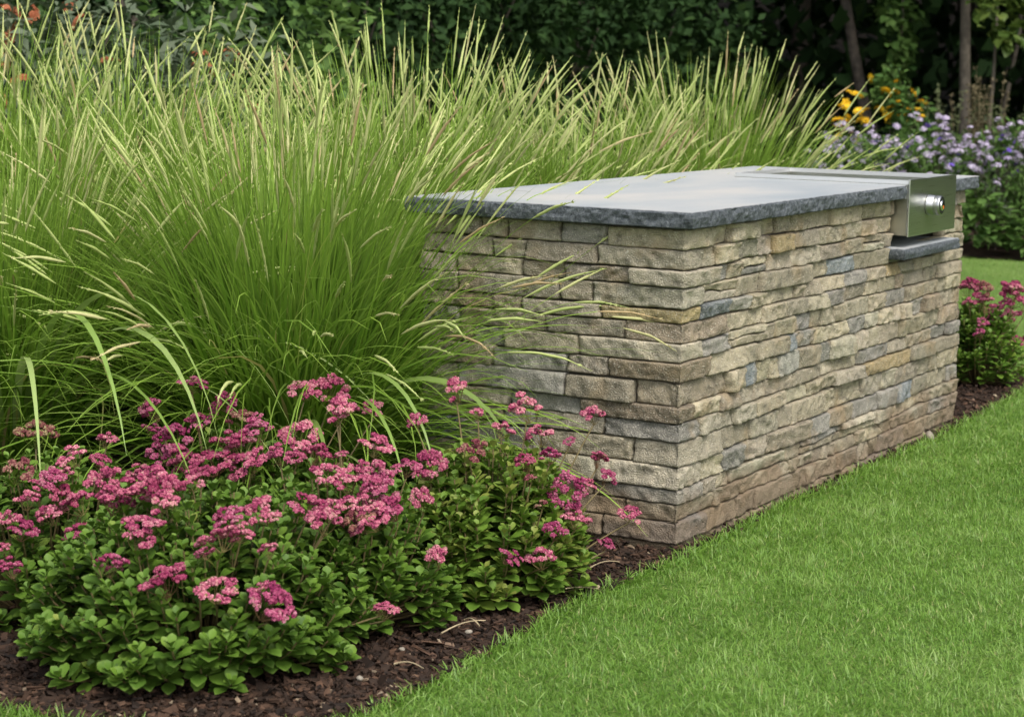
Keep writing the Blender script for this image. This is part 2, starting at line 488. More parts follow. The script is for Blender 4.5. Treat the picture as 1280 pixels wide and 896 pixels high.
def slab(name, corners, z0, z1, parent, smoothside=(), step=.007, rough=.0085, seed=1):
    pts = []; nr = []; fl = []
    n = len(corners)
    for i in range(n):
        a = np.array(corners[i], float); q = np.array(corners[(i + 1) % n], float)
        l = np.linalg.norm(q - a); d = (q - a) / l; nn = np.array([d[1], -d[0]])
        m_ = max(2, int(l / (step if i not in smoothside else .05)))
        for t in range(m_):
            p = a + d * l * t / m_
            if t == 0:
                pq = np.array(corners[i - 1], float); d2 = (a - pq) / np.linalg.norm(a - pq); n2 = np.array([d2[1], -d2[0]])
                v = nn + n2
                nr.append(v)
            else: nr.append(nn)
            pts.append(p); fl.append(0 if i in smoothside or (t == 0 and (i - 1) % n in smoothside) else 1)
    pts = np.array(pts); nr = np.array(nr); fl = np.array(fl, float); m_ = len(pts)
    s = np.arange(m_) * step
    lv = [(0.0, -.0025), (.0, -.0005), (.16, .002), (.36, .004), (.55, .0035), (.75, .002), (.93, .000), (1.0, -.005)]
    rows = []; ed = []
    for k, (t, off) in enumerate(lv):
        z = z1 - (z1 - z0) * t
        big = fbm(s * 17, np.full(m_, t * 2.2), seed, 3) - .45; sm = vnoise(s * 75, np.full(m_, t * 6.0), seed + 9) - .5
        if k == 0: dd = off + .003 * (vnoise(s * 40, s * 0, seed + 4) - .5)
        elif k == 1: dd = off + .004 * (vnoise(s * 40, s * 0, seed + 4) - .5) - .004 * np.clip(big, 0, 1); z = z1 - .003
        else: dd = off + rough * (2.2 * big + .7 * sm)
        d = np.where(fl > 0, dd, 0)
        xy = pts + nr * d[:, None]
        rows.append(np.column_stack([xy, np.full(m_, z) + (0 if k in (0, 7) else .002 * sm * fl)]))
        ed.append(np.full(m_, 0.0 if k == 0 else 1.0) * np.maximum(fl, 0))
    V = np.concatenate(rows)
    me = bpy.data.meshes.new(name)
    F = [list(range(m_))]
    for k in range(len(lv) - 1):
        for i in range(m_):
            j = (i + 1) % m_
            F.append([(k + 1) * m_ + i, (k + 1) * m_ + j, k * m_ + j, k * m_ + i])
    F.append([(len(lv) - 1) * m_ + i for i in reversed(range(m_))])
    me.from_pydata(V.tolist(), [], F)
    at = me.attributes.new('edge', 'FLOAT', 'POINT'); at.data.foreach_set('value', np.concatenate(ed).astype(np.float32))
    me.materials.append(M_BLUE)
    return link(name, me, parent)
slab('countertop', [(-OV, -OV), (BX0 - .001, -OV), (BX0 - .001, BY1), (BX1 + .001, BY1), (BX1 + .001, -OV), (LX + OV, -OV), (LX + OV, DY + OV), (-OV, DY + OV)],
     .8745, .92, counter, smoothside=(1, 2, 3), seed=4)
slab('ledge', [(1.585, -.052), (2.162, -.052), (2.162, .5), (1.585, .5)], .674, .712, counter, smoothside=(2,), rough=.005, seed=60)
cr = MB()
pt = [(.395, .80), (.40, .765), (.392, .74), (.398, .71), (.391, .69)]
for i in range(4):
    a, q = np.array(pt[i]), np.array(pt[i + 1])
    cr.add([(a[0] - .0022, a[1], .9206), (a[0] + .0022, a[1], .9206), (q[0] + .0022, q[1], .9206), (q[0] - .0022, q[1], .9206)], [(0, 3, 2, 1)])
cr.build('hairline_crack', plain('dark_crack', (.03, .028, .026), .9), counter)

# ------------------------------------------------------------------ stainless burner unit let into the counter
burner = thing('gas_burner', 'brushed stainless steel burner tray with one control knob, let into the bluestone top', 'burner', (BX0, 0, 0))
m, nt, b, out = newmat('brushed_stainless_steel')
tc = N(nt, 'TexCoord'); mpn = N(nt, 'Mapping'); mpn.inputs['Scale'].default_value = (2, 300, 300)
L(nt, tc.outputs['Object'], mpn.inputs[0])
n1 = N(nt, 'TexNoise', Scale=3.0, Detail=3.0); L(nt, mpn.outputs[0], n1.inputs['Vector'])
b.inputs['Metallic'].default_value = 1
L(nt, ramp(nt, [(.3, (.56, .57, .52)), (.7, (.64, .65, .60))], n1.outputs['Fac']).outputs[0], b.inputs['Base Color'])
rr = ramp(nt, [(.3, (.27,) * 3), (.7, (.35,) * 3)], n1.outputs['Fac']); L(nt, rr.outputs[0], b.inputs['Roughness'])
M_STEEL = m
def bevel_box(name, lo, hi, mat, parent, bev=.002):
    q = MB(); q.box(lo, hi); o = q.build(name, mat, parent, smooth=False)
    bm = o.modifiers.new('bevel', 'BEVEL'); bm.width = bev; bm.segments = 2
    return o
bw = BX1 - BX0
# tray: rim strips, four inner walls and a floor
tray = MB()
zt = .935
rim = .007
y0, y1 = -.040, BY1 - .003
x0, x1 = .002, bw - .002
rm = MB()
rm.box((x0, y0, .922), (x0 + rim, y1, zt)); rm.box((x1 - .022, y0, .922), (x1, y1, zt))
rm.box((x0 + rim, y1 - .016, .922), (x1 - .022, y1, zt))
rm.build('tray_rim', plain('satin_steel_rim', (.74, .74, .73), .55, 1), burner, smooth=False)
tray.box((x0 + rim, y0, .915), (x1 - rim, y0 + rim, zt - .002))
tray.box((x0, y0 + .002, .752), (x0 + .003, y1, .9215)); tray.box((x1 - .003, y0 + .002, .752), (x1, y1, .9215))
tray.box((x0 + .003, y1 - .003, .752), (x1 - .003, y1, .9215))
tray.box((x0 + .003, y0 + .002, .752), (x1 - .003, y1 - .003, .756))
tray.build('burner_tray', M_STEEL, burner, smooth=False)
bevel_box('front_panel', (.0005, -.0465, .748), (bw - .0005, -.0405, .9375), M_STEEL, burner)
tb = MB()
for yy in (.09, .25, .41):
    tb.tube([(.05, yy, .815), (bw - .05, yy, .815)], .011, 10)
tb.build('burner_tube', plain('dull_steel_tube', (.35, .34, .33), .45, 1), burner)
def lathe(name, prof, mat, parent, loc, n=28):
    V = []; 
    for y, r in prof:
        for k in range(n):
            a = 2 * math.pi * k / n; V.append((r * math.cos(a), y, r * math.sin(a)))
    Q = [(i * n + k, i * n + (k + 1) % n, (i + 1) * n + (k + 1) % n, (i + 1) * n + k) for i in range(len(prof) - 1) for k in range(n)]
    q = MB(); q.add(V, Q)
    o = q.build(name, mat, parent, loc=loc)
    return o
KX, KZ = 1.822 - BX0, .846
M_KNOB = plain('satin_aluminium', (.42, .42, .42), .33, 1)
kn = lathe('control_knob', [(0, .0005), (0, .030), (-.004, .0315), (-.006, .0300), (-.024, .0300), (-.025, .0285), (-.028, .0285), (-.029, .0300), (-.045, .0290), (-.048, .0272), (-.048, .0235)], M_KNOB, burner, (KX, -.0466, KZ))
lathe('knob_ring', [(-.0465, .0269), (-.0495, .0245), (-.0495, .0160), (-.0475, .0155)], plain('black_plastic_ring', (.012, .012, .013), .35), kn, (0, 0, 0))
lathe('knob_cap', [(-.0475, .0158), (-.051, .0150), (-.0525, .0110), (-.053, .0004)], plain('polished_cap', (.8, .8, .8), .12, 1), kn, (0, 0, 0))
q = MB(); kn.scale = (1.14, 1.0, 1.14)
q.add([(-.004, -.0539, -.009), (.0045, -.0539, -.009), (.0035, -.0539, .000), (-.003, -.0539, .001)], [(0, 1, 2, 3)])
q.build('indicator_mark', plain('orange_enamel', (.75, .17, .02), .4), kn)

# ------------------------------------------------------------------ plants: shared tools
def ribbons(mb, base, az, phi0, bend, length, width, seg, power=1.5, twist=None, tint=None, tip=2.2, tt0=0, wob=0.0, rg=RNG):
    """arching strap leaves: one ribbon each, phi = angle from vertical growing along the leaf"""
    n = len(base)
    t = np.linspace(0, 1, seg + 1)
    phi = phi0[:, None] + bend[:, None] * t[None] ** power
    azz = az[:, None] + wob * (t[None] ** 1.5) * rg.normal(0, 1, (n, 1))
    ds = (length / seg)[:, None]
    pm = (phi[:, 1:] + phi[:, :-1]) / 2; am = (azz[:, 1:] + azz[:, :-1]) / 2
    step = np.stack([np.sin(pm) * np.cos(am), np.sin(pm) * np.sin(am), np.cos(pm)], -1) * ds[..., None]
    C = np.concatenate([np.zeros((n, 1, 3)), np.cumsum(step, 1)], 1) + base[:, None]
    if twist is None: twist = rg.normal(0, .5, n)
    tw = twist[:, None] * t[None]
    side = np.stack([-np.sin(azz), np.cos(azz), np.zeros_like(azz)], -1)
    nor = np.stack([-np.cos(phi) * np.cos(azz), -np.cos(phi) * np.sin(azz), np.sin(phi)], -1)
    sd = side * np.cos(tw)[..., None] + nor * np.sin(tw)[..., None]
    wd = width[:, None] * (np.clip(.55 + 1.6 * t, 0, 1) * (1 - t ** tip))[None] * .5 + .0002
    V = np.stack([C - sd * wd[..., None], C + sd * wd[..., None]], 2).reshape(-1, 3)
    k = (seg + 1) * 2
    i = np.arange(n)[:, None] * k + np.arange(seg)[None] * 2
    Q = np.stack([i, i + 1, i + 3, i + 2], -1).reshape(-1, 4)
    tn = np.repeat(tint, k); ttv = np.tile(np.repeat(tt0 + (1 - tt0) * t, 2), n)
    V[:, 2] = np.maximum(V[:, 2], .004)
    mb.add(V, Q, tint=tn, tt=ttv)
    return C
def place(mb, TV, TQ, pos, d, nrm, size, tint, tt=None, wid=None):
    """copies of a leaf template (x across, y along, z up) placed with axis d and normal nrm"""
    n = len(pos)
    d = d / (np.linalg.norm(d, axis=1)[:, None] + 1e-9)
    x = np.cross(d, nrm); x /= np.linalg.norm(x, axis=1)[:, None] + 1e-9
    z = np.cross(x, d)
    sz = np.broadcast_to(size, (n,))[:, None, None]
    wx = sz if wid is None else sz * np.broadcast_to(wid, (n,))[:, None, None]
    V = pos[:, None] + x[:, None] * TV[None, :, :1] * wx + d[:, None] * TV[None, :, 1:2] * sz + z[:, None] * TV[None, :, 2:] * sz
    m_ = len(TV)
    Q = (np.arange(n)[:, None, None] * m_ + TQ[None]).reshape(-1, 4)
    at = dict(tint=np.repeat(np.broadcast_to(tint, (n,)), m_))
    if tt is not None: at['tt'] = np.tile(tt, n)
    mb.add(V.reshape(-1, 3), Q, **at)
def unit(v): return v / (np.linalg.norm(v, axis=-1)[..., None] + 1e-9)
def rand_dir(n, rg): return unit(rg.normal(0, 1, (n, 3)))

def leaf_template(ws, cup=.10, curl=.06, fold=0):
    ts = np.linspace(0, 1, len(ws)); V = []; tt = []
    for t, w_ in zip(ts, ws):
        for x in (-1, 0, 1):
            V.append((x * w_, t, cup * abs(x) * w_ * 2 - curl * (t ** 2) * 1.5 + .03 * (1 - abs(x)) * 0)); tt.append(t)
    Q = []
    for r in range(len(ws) - 1):
        for k in range(2):
            a = r * 3 + k; Q.append((a, a + 1, a + 4, a + 3))
    return np.array(V, float), np.array(Q), np.array(tt)
OBOV = leaf_template([.05, .15, .28, .37, .33, .06], cup=.16, curl=.10)
LANCE = leaf_template([.03, .13, .16, .10, .01], cup=.25, curl=.12)
BROAD = leaf_template([.03, .27, .34, .20, .01], cup=.18, curl=.10)

GRASS_T = [(0, (.034, .105, .006)), (.35, (.085, .205, .011)), (.7, (.165, .31, .024)), (.93, (.25, .39, .05)), (.97, (.42, .33, .12)), (1, (.45, .34, .15))]
M_GRASS = leaf_material('ornamental_grass_leaf', GRASS_T, ((.33, .45, .085), [(0, .0), (.5, .12), (1, .62)]), rough=.5, trans=.36, spec=.25)  # paler tips: mostly light on the clump tops, put into the leaf colour
M_SEED = leaf_material('grass_seed_head', [(0, (.39, .48, .14)), (.5, (.50, .56, .21)), (.85, (.58, .56, .27)), (1, (.48, .36, .19))], rough=.75, trans=.25, spec=.15)
M_STRAP = leaf_material('pale_arching_leaf', [(0, (.20, .31, .06)), (1, (.34, .43, .15))], rough=.45, trans=.25, spec=.35)
WIND = np.array([.50, -.86])
def seed_geom(mb, C, rad, tint, rg):
    """a slim spike of tiny overlapping spikelets along the centre line C"""
    m_ = len(C)
    t = np.linspace(0, 1, m_)
    r = rad * np.clip(np.minimum(1, t * 5 + .25) * np.minimum(1, (1 - t) * 2.2), .10, 1) * (1 + .12 * rg.normal(0, 1, m_))
    mb.tube(C, np.clip(r, .0005, .01), 5, cap=False, tint=tint, tt=1.0)
    # spikelets standing off the spike
    k = 26
    i = rg.integers(1, m_ - 1, k); ax = unit(C[np.minimum(i + 1, m_ - 1)] - C[i - 1])
    d = unit(ax + .38 * rand_dir(k, rg))
    place(mb, LANCE[0], LANCE[1], C[i], d, rand_dir(k, rg), rg.uniform(.008, .014, k), np.clip(tint + rg.normal(0, .12, k), 0, 1), LANCE[2], 1.1)
def grass_clump(label, x, y, h, n_leaf, n_seed, spread=1.0, wind=.25, base_r=.15, seed=1, n_part=60, wid=.0092, lean_az=None):
    rg = np.random.default_rng(seed)
    t = thing('ornamental_grass', label, 'ornamental grass', (x, y, .012), 'tall ornamental grasses around the counter')
    mb = MB()
    def rays(n, a, b_, wd):
        az = rg.uniform(0, 2 * np.pi, n); r = base_r * np.sqrt(rg.uniform(0, 1, n))
        ba = az + rg.normal(0, .7, n)
        base = np.column_stack([r * np.cos(ba), r * np.sin(ba), np.zeros(n)])
        hv = np.column_stack([np.cos(az), np.sin(az)]) + wd * WIND
        return base, np.arctan2(hv[:, 1], hv[:, 0])
    # long leaves: a dense upright core opening to an arching skirt
    base, az = rays(n_leaf, 0, 0, wind)
    q = rg.uniform(0, 1, n_leaf)
    phi0 = R(2) + q ** 1.25 * R(30) * spread * rg.uniform(.6, 1.2, n_leaf)
    bend = (R(10) + (.14 + q) * R(74) * rg.uniform(.15, 1.6, n_leaf)) * spread
    ln = h * (1.06 - .10 * q) * rg.uniform(.52, 1.06, n_leaf)
    ribbons(mb, base, az, phi0, bend, ln, rg.uniform(.65, 1.25, n_leaf) * wid, 10, 1.9, tint=rg.beta(1.15, 1.5, n_leaf) * .93 + (rg.random(n_leaf) < .03) * .5, wob=.45, rg=rg)
    # a few broken and hanging outer leaves
    n2 = n_leaf // 5
    base, az = rays(n2, 0, 0, wind * .5)
    ribbons(mb, base, az, rg.uniform(R(20), R(50), n2), rg.uniform(R(45), R(105), n2), h * rg.uniform(.6, 1.02, n2), rg.uniform(.7, 1.35, n2) * wid, 16, 1.4, tint=rg.beta(2, 2, n2), wob=.4, rg=rg)
    # short young leaves and dead thatch at the foot
    n3 = n_leaf // 5
    base, az = rays(n3, 0, 0, 0)
    ribbons(mb, base, az, rg.uniform(R(5), R(60), n3), rg.uniform(R(10), R(60), n3), h * rg.uniform(.15, .5, n3), rg.uniform(.7, 1.1, n3) * wid, 5, 1.5, tint=np.where(rg.random(n3) < .25, .98, rg.uniform(0, .4, n3)), wob=.3, rg=rg)
    # flowering stalks
    base, az = rays(n_seed, 0, 0, wind * 1.1)
    q = rg.uniform(0, 1, n_seed)
    ph = R(2) + q ** .9 * R(38) * spread; bd = (R(6) + (.3 + q) * R(42) * rg.uniform(.15, 1.45, n_seed)) * spread
    ln = h * rg.uniform(.86, 1.14, n_seed) * (1.05 - .10 * q)
    sg = 14
    C = ribbons(mb, base, az, ph, bd, ln, np.full(n_seed, .0022), sg, 2.6, tint=rg.uniform(.6, .95, n_seed), tip=8, wob=.3, rg=rg)
    mb.build('leaves', M_GRASS, t)
    # seed heads along the top of each stalk; the ones towards the open side come first
    front = C[:, -1, 2] * 1.0 - .25 * (C[:, -1] @ np.array([.86, .5, 0]))
    order = np.argsort(-front)
    rest = MB()
    for k, i in enumerate(order):
        sl = rg.uniform(.13, .23)
        kk = max(2, int(round(sg * (1 - sl / ln[i]))))
        seg = C[i, kk:]
        tt_ = np.linspace(0, len(seg) - 1, 12); f = np.minimum(tt_.astype(int), len(seg) - 2)
        pts = seg[f] + (seg[f + 1] - seg[f]) * (tt_ - f)[:, None]
        tn = float(np.clip(rg.beta(2, 2) + (rg.random() < .08) * .5, 0, 1))
        if k < n_part:
            one = MB(); seed_geom(one, pts, rg.uniform(.0029, .0046), tn, rg)
            one.build('seed_head', M_SEED, t)
        else:
            seed_geom(rest, pts, rg.uniform(.0029, .0046), tn, rg)
    if rest.n:
        o = rest.build('seed_heads', M_SEED, t); o['kind'] = 'stuff'
    return t
def arching(t, specs, seed):
    """broad pale leaves falling forward: (azimuth deg, start deg, bend deg, length, width)"""
    rg = np.random.default_rng(seed)
    for a, p0, bd, l, w_ in specs:
        mb = MB(); n = 1
        ribbons(mb, np.array([[.1 * math.cos(R(a)), .1 * math.sin(R(a)), .0]]), np.array([R(a)]), np.array([R(p0)]), np.array([R(bd)]),
                np.array([l]), np.array([w_]), 18, 1.5, twist=np.array([rg.normal(0, .4)]), tint=np.array([rg.random()]), tip=3, wob=.12, rg=rg)
        mb.build('arching_leaf', M_STRAP, t)

A = grass_clump('biggest grass clump in front, its leaves fanning across the left end of the stone counter', -.24, 1.10, 1.17, 2775, 362, 1.02, .02, .17, 3, 90)
B = grass_clump('grass clump at the left edge of the photo, drooping over the pink flowers', -.52, 1.90, 1.10, 2950, 230, .95, .0, .17, 4, 90)
G1 = grass_clump('tall grass just behind and between the left-edge clump and the biggest front clump', .55, 2.30, 1.28, 2219, 302, .95, .12, .16, 5, 80)
G2 = grass_clump('rearmost grass at the far left, below the orange flowers', .55, 3.00, 1.34, 1850, 261, .95, .0, .16, 6, 70)
G3 = grass_clump('grass clump rising directly behind the left end of the bluestone top', 1.05, 1.55, 1.27, 2403, 331, .95, 0.12, .17, 7, 90)
G4 = grass_clump('middle of the three grass clumps behind the bluestone top', 2.02, 1.46, 1.15, 2312, 331, .95, 0.14, .17, 8, 90)
G5 = grass_clump('rightmost grass clump behind the counter, nearest the burner and the yellow flowers', 3.25, 1.46, 1.23, 2495, 341, .92, 0.1, .18, 9, 90)
G6 = grass_clump('half hidden second-row grass between the left and middle clumps behind the bluestone', 1.75, 2.45, 1.06, 1571, 221, 1.0, .1, .16, 10, 60)
G7 = grass_clump('half hidden second-row grass between the middle and right clumps behind the bluestone', 2.80, 2.45, 1.02, 1387, 201, 1.0, .1, .16, 12, 60)
arching(A, [(222, 30, 112, 1.02, .018), (234, 24, 126, 1.12, .021), (246, 32, 108, .98, .016), (255, 20, 134, 1.15, .020), (264, 36, 98, .95, .017), (262, 28, 112, 1.05, .019),
            (240, 14, 148, 1.15, .018), (210, 34, 100, 1.0, .016), (228, 42, 84, .9, .015), (250, 44, 80, .88, .015), (262, 46, 74, .9, .014)], 3)
arching(B, [(228, 32, 112, 1.52, .022), (235, 24, 126, 1.66, .024), (241, 36, 104, 1.46, .020), (247, 28, 116, 1.59, .024), (253, 38, 98, 1.43, .018), (259, 26, 124, 1.57, .022),
            (266, 34, 106, 1.48, .020), (274, 30, 110, 1.46, .019), (283, 40, 84, 1.34, .017), (292, 44, 74, 1.29, .016), (302, 38, 82, 1.29, .017), (221, 30, 118, 1.46, .020), (214, 38, 100, 1.34, .018),
            (244, 18, 140, 1.68, .022), (256, 46, 82, 1.29, .016), (270, 48, 72, 1.23, .015)], 5)

# ------------------------------------------------------------------ sedums
M_SED = leaf_material('sedum_leaf', [(0, (.038, .085, .010)), (.4, (.075, .150, .016)), (.8, (.125, .215, .024)), (1, (.20, .23, .045))], ((.16, .22, .05), [(0, 0), (.8, .05), (1, .5)]), rough=.55, trans=.14, spec=.25)
M_SEDSTEM = plain('sedum_stem', (.16, .12, .05), .6)
M_PINK = leaf_material('sedum_floret', [(0, (.21, .026, .075)), (.3, (.36, .065, .135)), (.65, (.49, .145, .205)), (.92, (.64, .31, .33)), (1, (.20, .15, .06))], rough=.7, trans=.2, spec=.15)
# heads age differently: some fresh pink, some deep crimson, a few browning
_nt = M_PINK.node_tree
_oi = N(_nt, 'ObjectInfo')
_rp = ramp(_nt, [(0, (1.12, 1.2, 1.15)), (.3, (1.0, 1.0, 1.0)), (.6, (.82, .62, .85)), (.88, (.70, .48, .60)), (.93, (.62, .9, .55)), (1, (.55, .95, .45))], _oi.outputs['Random'])
for _n in list(_nt.nodes):
    if _n.type in ('BSDF_PRINCIPLED', 'BSDF_TRANSLUCENT'):
        _s = 'Base Color' if _n.type == 'BSDF_PRINCIPLED' else 'Color'
        _src = _n.inputs[_s].links[0].from_socket
        L(_nt, mixc(_nt, 1.0, _src, _rp.outputs[0], 'MULTIPLY'), _n.inputs[_s])
# one flower head: a dome of small clusters of starry florets
def ball(nu=6, nv=4):
    V = []; Q = []
    for j in range(nv + 1):
        a = math.pi * j / nv
        for i in range(nu): V.append((math.sin(a) * math.cos(2 * math.pi * i / nu), -math.cos(a), math.sin(a) * math.sin(2 * math.pi * i / nu)))
    for j in range(nv):
        for i in range(nu): Q.append((j * nu + i, j * nu + (i + 1) % nu, (j + 1) * nu + (i + 1) % nu, (j + 1) * nu + i))
    return np.array(V), np.array(Q)
OCT = ball()
def head_mesh(seed):
    rg = np.random.default_rng(seed)
    mb = MB()
    TV = np.array([(0, 0, 0), (.32, .5, .25), (0, 1, .12), (-.32, .5, .25)]); TQ = np.array([[0, 1, 2, 3]])
    nc = rg.integers(9, 14)
    cs = [(0, 0)]
    while len(cs) < nc:
        for _ in range(40):
            a, r = rg.uniform(0, 2 * np.pi), math.sqrt(rg.uniform(.05, 1)) * .86
            p = (r * math.cos(a), r * math.sin(a))
            if all((p[0] - c[0]) ** 2 + (p[1] - c[1]) ** 2 > .135 for c in cs): break
        cs.append(p)
    for cx, cy in cs:
        cz = .80 * (1 - (cx * cx + cy * cy)) + rg.normal(0, .10)
        mb.tube([(cx * .1, cy * .1, -.40), (cx * .6, cy * .6, cz - .40), (cx, cy, cz - .05)], [.018, .015, .012], 4, cap=False, tint=1.0)
        k = int(rg.integers(26, 36)); sr = rg.uniform(.19, .31)
        d = rand_dir(k, rg); d[:, 2] = np.abs(d[:, 2]) * .9 - .12
        p = np.array([cx, cy, cz]) + d * sr * np.array([1, 1, .75]) * rg.uniform(.75, 1.05, (k, 1))
        nz = unit(d + np.array([0, 0, .5]))
        base_t = np.clip(rg.normal(.45, .18), 0, .85)
        a0 = unit(np.cross(nz, rand_dir(k, rg))); b0 = np.cross(nz, a0)
        tn = np.clip(base_t + rg.normal(0, .2, k), 0, 1)
        # plump little florets: a bud each, with a starry open face on about half of them
        place(mb, OCT[0], OCT[1], p, nz, a0, rg.uniform(.060, .092, k), tn)
        op = rg.random(k) < .5
        for q in range(5):
            th = q * 2 * np.pi / 5 + .3
            dd = a0 * math.cos(th) + b0 * math.sin(th) + nz * .35
            place(mb, TV, TQ, (p + nz * .05)[op], dd[op], nz[op], rg.uniform(.07, .10, int(op.sum())), np.clip(tn[op] + .18, 0, .95))
    me_o = mb.build('flower_head_shape', M_PINK)
    me = me_o.data; bpy.data.objects.remove(me_o)
    return me
HEADS = [head_mesh(200 + i) for i in range(8)]
def sedum(label, x, y, rx, ry, h, heads, n_stem, seed, tint0=0, leaf=(.033, .053), extra=0, group='pink flowered sedums in the mulch bed'):
    rg = np.random.default_rng(seed)
    t = thing('sedum_plant', label, 'sedum', (x, y, .012), group)
    lv = MB(); st = MB()
    for i in range(n_stem):
        a = rg.uniform(0, 2 * np.pi); q = math.sqrt(rg.uniform(0, 1))
        el = math.acos(max(0., 1 - q * q * 1.0)) if False else q
        if i % 5 == 0:     # low outer shoots that close the skirt down to the mulch
            q = rg.uniform(.88, 1.06)
        tipp = np.array([rx * q * math.cos(a), ry * q * math.sin(a), h * math.sqrt(max(.02, 1 - min(q * .93, .995) ** 2)) * rg.uniform(.86, 1.06) if i % 5 else rg.uniform(.03, .14)])
        b0 = np.array([tipp[0] * .35, tipp[1] * .35, 0.])
        mid = b0 * .4 + tipp * .6 + np.array([tipp[0] * .15, tipp[1] * .15, -.02])
        ts = np.linspace(0, 1, 6)[:, None]
        pts = (1 - ts) ** 2 * b0 + 2 * ts * (1 - ts) * mid + ts ** 2 * tipp
        st.tube(pts, np.linspace(.0035, .002, 6), 4, cap=False)
        axis = unit((tipp - mid) * .6 + np.array([0, 0, .06]))
        nw = 6
        s0 = rg.uniform(0, 6)
        for k in range(nw):
            f = 1 - k * .085 - (.0 if k else -.005)
            p0 = (1 - f) ** 2 * b0 + 2 * f * (1 - f) * mid + f ** 2 * tipp
            m_ = 3 if k < 4 else 2
            ang = s0 + k * 1.1 + np.arange(m_) * 2 * np.pi / m_ + rg.normal(0, .15, m_)
            e1 = unit(np.cross(axis, np.array([.3, .2, .9]))); e2 = np.cross(axis, e1)
            rad = np.cos(ang)[:, None] * e1 + np.sin(ang)[:, None] * e2
            sp = [28, 44, 58, 70, 80, 88][k] + rg.normal(0, 6, m_)
            d = axis * np.cos(np.radians(sp))[:, None] + rad * np.sin(np.radians(sp))[:, None]
            nr = unit(axis * np.sin(np.radians(sp))[:, None] - rad * np.cos(np.radians(sp))[:, None] + rg.normal(0, .12, (m_, 3)))
            sz = rg.uniform(*leaf, m_) * [.5, .74, .92, 1, 1, .9][k]
            place(lv, OBOV[0], OBOV[1], np.repeat(p0[None], m_, 0) + d * .003, d, nr, sz,
                  np.clip(rg.normal(.42 + tint0 + (.16 if k < 2 else 0), .17, m_), 0, 1), OBOV[2], rg.uniform(.85, 1.1, m_))
    lv.build('foliage', M_SED, t); st.build('stems', M_SEDSTEM, t)
    hs = [(hx - x, hy - y, hz - .012, d) for hx, hy, hz, d in heads]
    for _ in range(extra):
        a = rg.uniform(0, 2 * np.pi); q = math.sqrt(rg.uniform(0, 1)) * 1.02
        hs.append((rx * q * math.cos(a), ry * q * math.sin(a), (h + .06) * math.sqrt(max(.05, 1 - (q * .9) ** 2)) * rg.uniform(.93, 1.12), rg.uniform(.05, .09)))
    for hx, hy, hz, d in hs:
        o = link('flower_head', HEADS[int(rg.integers(len(HEADS)))], t, (hx, hy, hz))
        s = d * .56
        o.scale = (s * rg.uniform(.85, 1.1), s, s * rg.uniform(.8, 1.25))
        o.rotation_euler = (rg.normal(0, .22) - .4 * hy / ry, rg.normal(0, .22) + .4 * hx / rx, rg.uniform(0, 6.28))
        top = np.array([hx, hy, hz - s * .4]); b0 = np.array([hx * .35, hy * .35, .0])
        mid = np.array([hx * .72, hy * .72, hz * .55]) + rg.normal(0, .012, 3)
        ts = np.linspace(0, 1, 8)[:, None]
        q = MB(); q.tube((1 - ts) ** 2 * b0 + 2 * ts * (1 - ts) * mid + ts ** 2 * top, np.linspace(.0030, .0019, 8), 5, cap=False)
        # stems hang under their head but keep world upright: parent without inheriting scale
        sm = q.build('stem', M_SEDSTEM, o)
        sm.matrix_parent_inverse = (Matrix.Translation((hx, hy, hz)) @ o.rotation_euler.to_matrix().to_4x4() @ Matrix.Diagonal((*o.scale, 1))).inverted()
    return t

# flower head positions (x, y, z, width)
H_S1 = [(-1.499, 0.597, 0.321, 0.101), (-1.504, 0.626, 0.305, 0.076), (-1.474, 0.532, 0.35, 0.092), (-1.538, 0.467, 0.332, 0.074), (-1.604, 0.459, 0.292, 0.081), (-1.628, 0.454, 0.273, 0.064), (-1.674, 0.488, 0.224, 0.064), (-1.667, 0.35, 0.206, 0.087), (-1.62, 0.258, 0.193, 0.079), (-1.496, 0.223, 0.257, 0.048), (-1.545, 0.196, 0.196, 0.036), (-1.556, 0.178, 0.158, 0.095), (-1.634, 0.337, 0.237, 0.032), (-1.556, 0.298, 0.28, 0.088), (-1.592, 0.31, 0.261, 0.04), (-1.507, 0.306, 0.31, 0.073), (-1.439, 0.277, 0.317, 0.074), (-1.321, 0.252, 0.311, 0.075), (-1.241, 0.247, 0.292, 0.068), (-1.322, 0.21, 0.278, 0.075), (-1.253, 0.109, 0.098, 0.034), (-1.507, 0.483, 0.345, 0.083), (-1.406, 0.469, 0.371, 0.05), (-1.449, 0.456, 0.363, 0.042), (-1.516, 0.279, 0.291, 0.048), (-1.228, 0.113, 0.087, 0.059)]
H_S6 = [(-0.984, 0.413, 0.442, 0.081), (-1.101, 0.488, 0.352, 0.063), (-1.123, 0.374, 0.369, 0.062), (-1.086, 0.325, 0.373, 0.035), (-1.166, 0.311, 0.34, 0.069), (-1.156, 0.265, 0.326, 0.069), (-1.169, 0.214, 0.282, 0.077), (-1.099, 0.231, 0.329, 0.078), (-1.172, 0.186, 0.252, 0.094), (-1.042, 0.092, 0.156, 0.057), (-1.117, 0.269, 0.345, 0.052), (-1.11, 0.221, 0.319, 0.069), (-1.111, 0.168, 0.268, 0.095), (-1.194, 0.204, 0.253, 0.077), (-1.011, 0.155, 0.269, 0.07), (-0.965, 0.233, 0.332, 0.062), (-0.98, 0.408, 0.442, 0.045), (-1.136, 0.214, 0.302, 0.052)]
